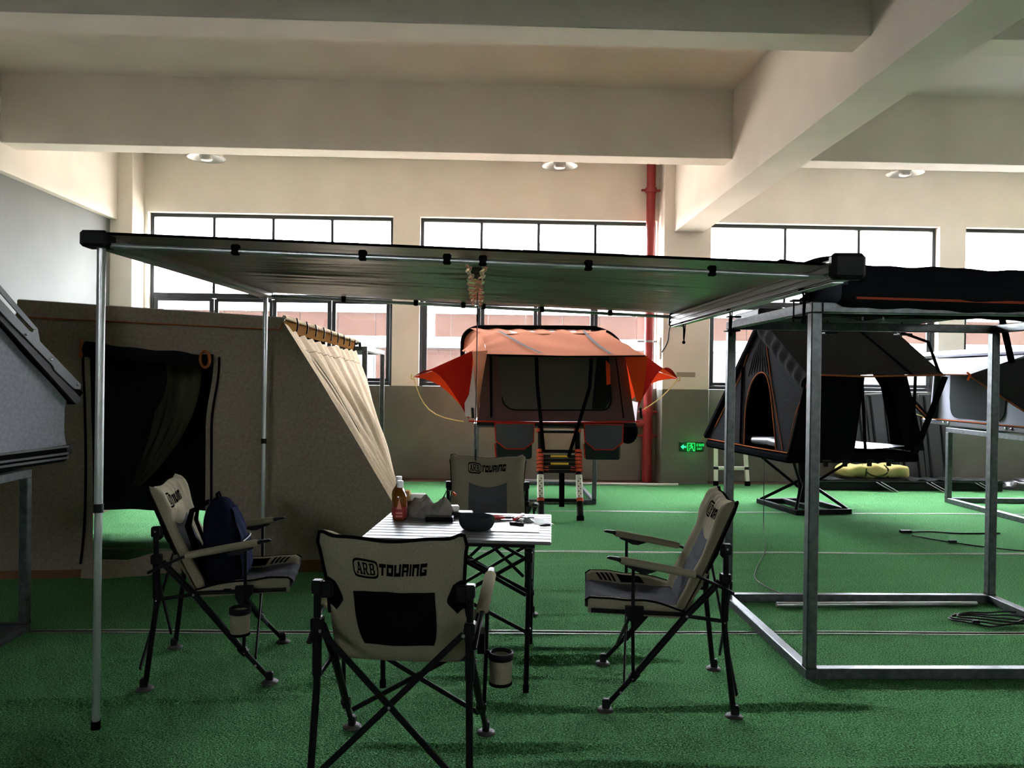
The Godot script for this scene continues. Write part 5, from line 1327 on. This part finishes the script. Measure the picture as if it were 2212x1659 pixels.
# ---------- grey roof tent at the right edge ----------
func grey_tent() -> void:
	display_frame("pale steel frame under the grey roof tent, cut off by the right edge", [6.0, 7.5], [-8.25, -9.77], 0.978, 0.062)
	mat("awn_grey", Color(0.62, 0.62, 0.66), 0.8)
	mat("tent_pale", Color(0.50, 0.50, 0.54), 0.85)
	mat("net_dark", Color(0.16, 0.165, 0.165), 0.85)
	var t := thing("roof_tent", "grey roof tent with a pale awning and net window, cut off by the right edge", "roof tent", Vector3(0, 0, 0))
	obj("base_board", MB.new().box(Vector3(6.75, 1.032, -9.2), Vector3(1.55, 0.07, 2.3), 0.012), "alu_dark", t)
	for z in [-8.55, -8.65, -9.75, -9.85]: obj("bolt", MB.new().ball(Vector3(5.972, 1.04, z), Vector3(0.014, 0.018, 0.018), 8, 6), "chrome", t)
	obj("edge_piping", MB.new().tube([Vector3(5.975, 1.075, -10.33), Vector3(5.975, 1.075, -8.06)], 0.009, 6), "orange_dull", t)
	# wall towards the hall, faces left; net window in it
	var side := func(z: float, y: float, off: float) -> Vector3: return Vector3(6.0 + 0.05 * (y - 1.07) - off, y, z)
	var fw := obj("front_wall", MB.new().grid(func(u: float, v: float) -> Vector3: return side.call(lerpf(-10.2, -8.1, u), lerpf(1.07, 1.87, v), 0.010 * sin(u * 34.0 + v * 4.0) * (1.0 - v)), 40, 12), "tent_pale", t)
	var wp := [-9.79, 1.82, -9.77, 1.36]
	for i in 6: wp.append_array([-9.60 - 0.15 * cos(PI / 2 * i / 5.0), 1.28 - 0.17 * sin(PI / 2 * i / 5.0)])
	for i in 6: wp.append_array([-8.85 + 0.15 * sin(PI / 2 * i / 5.0), 1.11 + 0.13 * (1 - cos(PI / 2 * i / 5.0))])
	wp.append_array([-8.66, 1.82])
	obj("net_window", MB.new().prism(v2(wp), 0.012, Transform3D(Basis(Vector3(0, 0, 1), Vector3(0.05, 1, 0), Vector3(-1, 0.05, 0)), Vector3(5.932, 0, 0))), "net_dark", fw)
	obj("corner_pole", MB.new().bar(Vector3(5.97, 1.08, -10.05), Vector3(6.02, 1.85, -10.05), 0.10, 0.03, 0.008), "net_dark", fw)
	obj("far_wall", bil(Vector3(6.0, 1.07, -10.22), Vector3(7.45, 1.07, -10.22), Vector3(7.4, 1.9, -10.22), Vector3(6.04, 1.87, -10.22), 8, 8, flat), "tent_pale", t)
	obj("rear_wall", bil(Vector3(7.45, 1.07, -10.2), Vector3(7.45, 1.07, -8.1), Vector3(7.4, 1.9, -8.1), Vector3(7.4, 1.9, -10.2), 8, 4, flat), "tent_pale", t)
	var F := Vector3(5.30, 1.672, -10.04)
	var N := Vector3(5.30, 1.645, -8.31)
	var aw := obj("awning", bil(F, N, Vector3(6.0, 1.88, -8.35), Vector3(6.0, 1.87, -10.15), 24, 10, func(u: float, v: float) -> float: return 0.02 * sin(PI * u) * sin(PI * v)), "awn_grey", t, "pale grey awning cloth")
	obj("awning_piping", MB.new().tube([F, N], 0.008, 6), "orange_dull", aw)
	obj("awning_strut", MB.new().bar(F + Vector3(0.03, -0.02, 0), Vector3(5.96, 1.09, -10.2), 0.03, 0.07, 0.006), "cover_black", aw)
	obj("strut_piping", MB.new().tube([F + Vector3(0.03, -0.06, 0.03), Vector3(5.94, 1.08, -10.15)], 0.007, 6), "orange_dull", aw)
	obj("near_flap", MB.new().grid(func(u: float, v: float) -> Vector3:
		var top := N.lerp(Vector3(6.05, 1.90, -8.2), u)
		var low := N.lerp(Vector3(5.98, 1.10, -8.02), u)
		return top.lerp(low, v) + Vector3(0, 0, 0.02 * sin(u * 8.0) * v), 10, 10), "tent_black", aw, "dark flap across the near side")
	obj("flap_piping", MB.new().tube([N, Vector3(5.98, 1.10, -8.0)], 0.009, 6), "orange_dull", aw)
	obj("awning_tie", MB.new().tube([N + Vector3(-0.01, 0.03, 0), N + Vector3(0.02, 0.0, 0.01), N + Vector3(0, -0.06, 0.0)], 0.012, 6), "orange_trim", aw)
	obj("side_cord", MB.new().tube(curve([F, Vector3(5.42, 1.38, -10.1), Vector3(5.65, 1.18, -10.15), Vector3(5.95, 1.08, -10.2)], 5), 0.007, 6), "cord_pale", aw)
	var rf := obj("roof_shell", MB.new().box(Vector3(6.75, 1.93, -9.2), Vector3(1.55, 0.075, 2.45), 0.02), "alu", t)
	for k in 2: obj("roof_groove", MB.new().box(Vector3(5.973, 1.917 + 0.03 * k, -9.2), Vector3(0.01, 0.006, 2.4), 0.001), "alu_dark", rf)
	obj("roof_cloth", MB.new().grid(func(u: float, v: float) -> Vector3: return Vector3(lerpf(6.0, 7.4, v), 1.972 + 0.03 * sin(PI * v) + 0.014 * sin(u * 40.0) * sin(PI * v), lerpf(-10.3, -8.05, u)), 40, 8), "tent_white", rf)

# ---------- things along the back wall ----------
func wall_things() -> void:
	mat("wrap_black", Color(0.10, 0.105, 0.11), 0.3)
	mat("bag_khaki", Color(0.66, 0.60, 0.40), 0.8)
	mat("panel_black", Color(0.12, 0.135, 0.125), 0.55)
	var b := thing("flat_pack", "long flat black package wrapped in plastic lying at the foot of the wall", "package", Vector3(6.1, 0.006, -11.0))
	obj("body", MB.new().box(Vector3(0, 0.055, 0), Vector3(2.7, 0.11, 0.36), 0.01), "black_plastic", b)
	obj("lid", MB.new().box(Vector3(0, 0.125, 0), Vector3(2.72, 0.03, 0.38), 0.008), "wrap_black", b)
	obj("film", MB.new().grid(func(u: float, v: float) -> Vector3: return Vector3(lerpf(-1.36, 1.36, u), 0.143 + 0.012 * absf(sin(u * 31.0 + v * 3.0)) + 0.008 * sin(u * 71.0), lerpf(0.19, -0.17, v)), 80, 4), "wrap_black", b)
	for x in [5.70, 6.43, 7.14]:
		var s := thing("metal_strip", "slotted metal strip propped against the flat package, %s" % {5.70: "under the khaki bag", 6.43: "midway along it", 7.14: "behind the right frame's far post"}[x], "metal strip", Vector3(x, 0.006, -10.72), 0.0, "metal strips against the package")
		for d in [-0.035, 0.035]:
			obj("strip", MB.new().bar(Vector3(d - 0.10, 0.125, -0.05), Vector3(d + 0.09, 0.006, 0.05), 0.055, 0.008, 0.002), "alu_grey", s)
	var cbag := thing("canvas_bag", "long khaki canvas bag lying on the flat package", "bag", Vector3(5.64, 0.165, -11.05))
	var kb := obj("body", MB.new().grid(func(u: float, v: float) -> Vector3:
		var a := TAU * v
		var e := pow(maxf(0.0, 1.0 - pow(absf(2.0 * u - 1.0), 10.0)), 0.35)
		var sq := pow(pow(absf(cos(a)), 3.0) + pow(absf(sin(a)), 3.0), -1.0 / 3.0)
		var w := 0.012 * sin(u * 23.0 + a * 2.0) + 0.01 * sin(u * 11.0 - a * 3.0)
		return Vector3(lerpf(-0.53, 0.53, u), maxf(0.0, 0.095 + sin(a) * sq * (0.095 + w) * e), cos(-a) * sq * (0.15 + w) * e), 36, 28), "bag_khaki", cbag)
	obj("handle", MB.new().tube(curve([Vector3(-0.16, 0.17, 0.10), Vector3(-0.14, 0.08, 0.165), Vector3(0.0, 0.03, 0.172), Vector3(0.14, 0.08, 0.165), Vector3(0.16, 0.17, 0.10)], 5), 0.012, 6), "olive_web", kb)
	for x in [-0.16, 0.16]: obj("band", MB.new().tube([Vector3(x, 0.185, 0.05), Vector3(x, 0.14, 0.158), Vector3(x, 0.02, 0.152)], 0.014, 6, true, 0.4), "olive_web", kb)
	# black panels leaning on the wall
	for i in 4:
		var x := 5.62 + 0.40 * i
		var p := thing("leaning_panel", "dark ribbed panel leaning on the wall behind the khaki bag, %s" % ["first from the left", "second from the left", "third from the left", "last of the row"][i], "panel", Vector3(x, 0.006, -11.62), 0.0, "dark panels leaning on the wall")
		obj("board", MB.new().bar(Vector3(0, 0.006, 0.30), Vector3(-0.06 + 0.02 * i, 1.37, 0.02), 0.385, 0.03, 0.004, Vector3(0, 0, 1)), "panel_black", p)
		for d in [-0.12, 0.10]: obj("rib", MB.new().bar(Vector3(d, 0.02, 0.325), Vector3(d - 0.06 + 0.02 * i, 1.35, 0.045), 0.03, 0.02, 0.004, Vector3(0, 0, 1)), "black_metal", p)
	var g := thing("wrapped_bundle", "black plastic-wrapped bundle on the turf at the far right by the wall", "bundle", Vector3(8.2, 0.006, -11.05))
	obj("body", MB.new().grid(func(u: float, v: float) -> Vector3:
		var a := PI * v
		var e := pow(maxf(0.0, sin(PI * clampf(u, 0.0, 1.0))), 0.3)
		var w := 0.02 * sin(u * 41.0 + v * 9.0) + 0.012 * sin(u * 87.0 - v * 5.0)
		return Vector3(lerpf(-0.65, 0.9, u), maxf(0.0, (0.17 + w) * pow(sin(a), 0.6) * e), cos(a) * (0.24 + w) * e), 60, 16), "wrap_black", g)
	# white bar lying in front of the base of the wall, and two flat offcuts
	obj("bar", MB.new().box(Vector3(2.02, 0.02, -11.15), Vector3(1.6, 0.03, 0.03), 0.004), "white_plastic", thing("white_profile", "white profile bar lying on the turf at the foot of the wall", "bar"))
	obj("bar", MB.new().box(Vector3(0.9, 0.035, -11.25), Vector3(0.95, 0.05, 0.12), 0.006), "alu_grey", thing("flat_offcut", "grey metal offcut on the floor behind the ladder", "offcut"))
	# red riser pipe
	var pp := thing("riser_pipe", "red painted riser pipe beside the column", "pipe", Vector3(2.44, 0, -11.55))
	obj("upper_run", MB.new().tube([Vector3(0.004, 4.84, 0), Vector3(0.0, 0.92, 0)], 0.068, 20), "red_paint", pp)
	obj("lower_run", MB.new().tube([Vector3(0, 0.92, 0), Vector3(0, 0.006, 0)], 0.076, 20), "red_paint", pp)
	for y in [4.40, 1.06, 0.70]: obj("coupling", MB.new().tube([Vector3(0, y - 0.035, 0), Vector3(0, y + 0.035, 0)], 0.088, 20).box(Vector3(0.11, y, 0.0), Vector3(0.07, 0.03, 0.05), 0.006).box(Vector3(-0.11, y, 0.0), Vector3(0.07, 0.03, 0.05), 0.006), "red_paint", pp)
	obj("branch", MB.new().tube([Vector3(0, 0.88, 0), Vector3(-0.5, 0.88, 0)], 0.055, 16), "red_paint", pp)
	obj("bracket", MB.new().tube([Vector3(0, 2.11, 0), Vector3(0, 2.14, 0)], 0.074, 20).box(Vector3(-0.02, 2.125, -0.03), Vector3(0.30, 0.03, 0.04), 0.004), "alu_grey", pp)
	var wc := thing("hanging_cable", "black cable hanging down the column beside the red pipe", "cable", Vector3(2.60, 0, -11.28))
	obj("cable", MB.new().tube(curve([Vector3(0.13, 2.46, 0.03), Vector3(0.08, 2.3, 0.04), Vector3(0.05, 2.1, 0.04), Vector3(-0.03, 1.95, 0.03)], 5), 0.010, 6), "cord_black", wc)
	# small box on the column's flank
	obj("box", MB.new().box(Vector3(2.592, 2.02, -11.45), Vector3(0.03, 0.32, 0.12), 0.006), "panel_beige", thing("junction_box", "slim grey junction box on the side of the column", "electrical box"))
	obj("plate", MB.new().box(Vector3(2.95, 1.63, -11.306), Vector3(0.28, 0.07, 0.006), 0.002), "panel_beige", thing("small_plate", "small grey plate on the column above the green paint", "plate"))
	# emergency exit sign, lit
	var ex := thing("exit_sign", "lit green emergency exit sign with arrow and running man on the column", "exit sign", Vector3(3.045, 0.56, -11.30))
	obj("housing", MB.new().box(Vector3(0, 0, 0), Vector3(0.37, 0.145, 0.03), 0.008), "sign_green", ex)
	var g2 := MB.new()
	# arrow
	for q in [[-0.165, 0.0, -0.12, 0.04, -0.12, 0.018, -0.12, -0.04], [-0.12, 0.013, -0.12, -0.013, -0.08, -0.013, -0.08, 0.013]]:
		g2.oquad(Vector3(q[0], q[1], 0.017), Vector3(q[2], q[3], 0.017), Vector3(q[4], q[5], 0.017), Vector3(q[6], q[7], 0.017), Vector3(0, 0, 1))
	obj("arrow", g2, "glow_cyan", ex)
	var dr := MB.new()
	for q in [[-0.065, -0.058, -0.057, 0.06], [0.043, -0.058, 0.051, 0.06], [-0.065, 0.052, 0.051, 0.06], [-0.065, -0.062, -0.03, -0.055], [0.02, -0.062, 0.051, -0.055]]:
		dr.oquad(Vector3(q[0], q[1], 0.017), Vector3(q[2], q[1], 0.017), Vector3(q[2], q[3], 0.017), Vector3(q[0], q[3], 0.017), Vector3(0, 0, 1))
	obj("door_symbol", dr, "glow_green", ex)
	var mn := MB.new().ball(Vector3(-0.004, 0.036, 0.017), Vector3(0.011, 0.011, 0.003), 10, 6)
	for q in [[Vector3(-0.008, 0.024, 0.018), Vector3(0.004, -0.008, 0.018)], [Vector3(-0.008, 0.020, 0.018), Vector3(-0.035, 0.012, 0.018)], [Vector3(-0.006, 0.018, 0.018), Vector3(0.022, 0.0, 0.018)], [Vector3(0.003, -0.008, 0.018), Vector3(-0.022, -0.018, 0.018)], [Vector3(-0.022, -0.018, 0.018), Vector3(-0.036, -0.042, 0.018)], [Vector3(0.004, -0.008, 0.018), Vector3(0.022, -0.028, 0.018)], [Vector3(0.022, -0.028, 0.018), Vector3(0.03, -0.052, 0.018)]]:
		mn.bar(q[0], q[1], 0.009, 0.003, 0.001, Vector3(0, 0, 1))
	obj("running_man", mn, "glow_green", ex)
	var tm := TextMesh.new()
	tm.text = "EXIT"; tm.font = SystemFont.new(); (tm.font as SystemFont).font_names = PackedStringArray(["Droid Sans"]); tm.font_size = 16
	tm.pixel_size = 0.0025; tm.depth = 0.002
	var te := MeshInstance3D.new()
	te.name = "lettering"; te.mesh = tm; te.material_override = M["glow_green"]; te.position = Vector3(0.118, -0.027, 0.018)
	ex.add_child(te, true)
	var cn := MB.new()
	for c in 4:
		var x := 0.072 + c * 0.030
		for q in [[0.0, 0.042, 0.024, 0.046], [0.002, 0.030, 0.022, 0.034], [0.0, 0.012, 0.024, 0.016], [0.010, 0.012, 0.014, 0.05], [[0.0, 0.018, 0.004, 0.03], [0.020, 0.016, 0.024, 0.034], [0.0, 0.016, 0.004, 0.042], [0.0, 0.016, 0.004, 0.046]][c]]:
			cn.oquad(Vector3(x + q[0], q[1], 0.017), Vector3(x + q[2], q[1], 0.017), Vector3(x + q[2], q[3], 0.017), Vector3(x + q[0], q[3], 0.017), Vector3(0, 0, 1))
	obj("characters", cn, "glow_green", ex)
	var ol := OmniLight3D.new()
	ol.name = "exit_sign_glow"; ol.light_color = Color(0.25, 1.0, 0.45); ol.light_energy = 0.003; ol.omni_range = 20; ol.omni_attenuation = 2.0; ol.light_size = 0.08; ol.shadow_enabled = true
	ol.position = Vector3(3.045, 0.56, -11.2)
	add_child(ol)
	# hanging lamps, unlit
	var li := 0
	for x in [-3.66, 0.925, 5.54]:
		li += 1
		var lp := thing("hanging_lamp", ["unlit round ceiling lamp above the left window", "unlit round ceiling lamp above the second window, near the red pipe", "unlit round ceiling lamp in the right bay beyond the main beam"][li - 1], "lamp", Vector3(x, 4.335, -10.1), 0.0, "unlit ceiling lamps")
		obj("reflector", MB.new().lathe([Vector2(0.238, 0.0), Vector2(0.241, 0.006), Vector2(0.20, 0.045), Vector2(0.11, 0.10), Vector2(0.055, 0.12), Vector2(0.05, 0.112), Vector2(0.10, 0.09), Vector2(0.19, 0.038), Vector2(0.232, 0.002)], 32), "lamp_white", lp)
		obj("bulb", MB.new().lathe([Vector2(0, -0.03), Vector2(0.06, -0.028), Vector2(0.08, -0.012), Vector2(0.08, 0.09), Vector2(0.05, 0.11), Vector2(0, 0.115)], 20), "bulb_white", lp)
		obj("stem", MB.new().tube([Vector3(0, 0.11, 0), Vector3(0, 0.5, 0)], 0.016, 8).tube([Vector3(0, 0.10, 0), Vector3(0, 0.19, 0)], 0.05, 12), "lamp_white", lp)
	# cables on the turf
	var c1 := thing("coiled_cable", "tangled black cable coiled on the turf inside the right frame", "cable", Vector3(3.27, 0.014, -4.86))
	for k in 3:
		var pts := []
		for i in 30:
			var a := TAU * i / 29.0 * 1.3 + k * 1.4
			pts.append(Vector3((0.22 + 0.06 * sin(a * 2.0 + k)) * cos(a) + 0.05 * k, 0.004 + 0.006 * k, (0.10 + 0.03 * cos(a * 3.0 + k)) * sin(a) - 0.03 * k))
		obj("loop", MB.new().tube(pts, 0.006, 6), "cord_black", c1)
	obj("plug", MB.new().box(Vector3(-0.12, 0.012, 0.05), Vector3(0.05, 0.022, 0.026), 0.006), "black_plastic", c1)
	var c3 := thing("turf_cable", "black cable with a plug lying across the turf beyond the right frame", "cable", Vector3(0, 0.014, 0))
	obj("cable", MB.new().tube(curve([Vector3(4.30, 0, -7.75), Vector3(4.6, 0, -7.80), Vector3(4.85, 0, -7.72), Vector3(5.3, 0, -7.74)], 5), 0.008, 6), "cord_black", c3)
	obj("cable", MB.new().tube(curve([Vector3(4.30, 0, -7.6), Vector3(4.50, 0, -7.3), Vector3(4.9, 0, -6.95), Vector3(5.4, 0, -6.82)], 5), 0.006, 6), "cord_black", c3)
	obj("plug", MB.new().box(Vector3(4.32, 0.008, -7.75), Vector3(0.12, 0.03, 0.05), 0.008).box(Vector3(4.52, 0.008, -7.28), Vector3(0.08, 0.025, 0.04), 0.008), "black_plastic", c3)

func _ready() -> void:
	var cam := Camera3D.new()
	cam.name = "camera"
	cam.fov = rad_to_deg(2.0 * atan(829.5 / 1662.0))
	cam.near = 0.05
	cam.far = 300.0
	add_child(cam)
	cam.transform = Transform3D(Basis(Vector3.UP, deg_to_rad(-1.897)) * Basis(Vector3.RIGHT, deg_to_rad(-0.466)) * Basis(Vector3.BACK, deg_to_rad(0.736)), Vector3(0, 1.55, 0))
	cam.current = true
	var we := WorldEnvironment.new()
	we.name = "environment"
	var env := Environment.new()
	env.background_mode = Environment.BG_SKY
	env.tonemap_mode = Environment.TONE_MAPPER_LINEAR
	env.tonemap_exposure = 9.7
	env.sdfgi_enabled = true
	env.ssao_enabled = true
	env.ssil_enabled = true
	var sky := Sky.new()
	var sm := ProceduralSkyMaterial.new()
	sm.sky_top_color = Color(0.93, 0.96, 1.0)
	sm.sky_horizon_color = Color(0.98, 0.99, 1.0)
	sm.ground_horizon_color = Color(0.8, 0.8, 0.8)
	sm.ground_bottom_color = Color(0.5, 0.5, 0.5)
	sm.energy_multiplier = 9.0
	sky.sky_material = sm
	env.sky = sky
	we.environment = env
	add_child(we)
	materials()
	room()
	outside()
	turf()
	chairs()
	table_things()
	awning()
	frame_right()
	left_tent()
	tan_tent()
	orange_tent()
	dark_tent()
	grey_tent()
	wall_things()
	table()
	backpack()
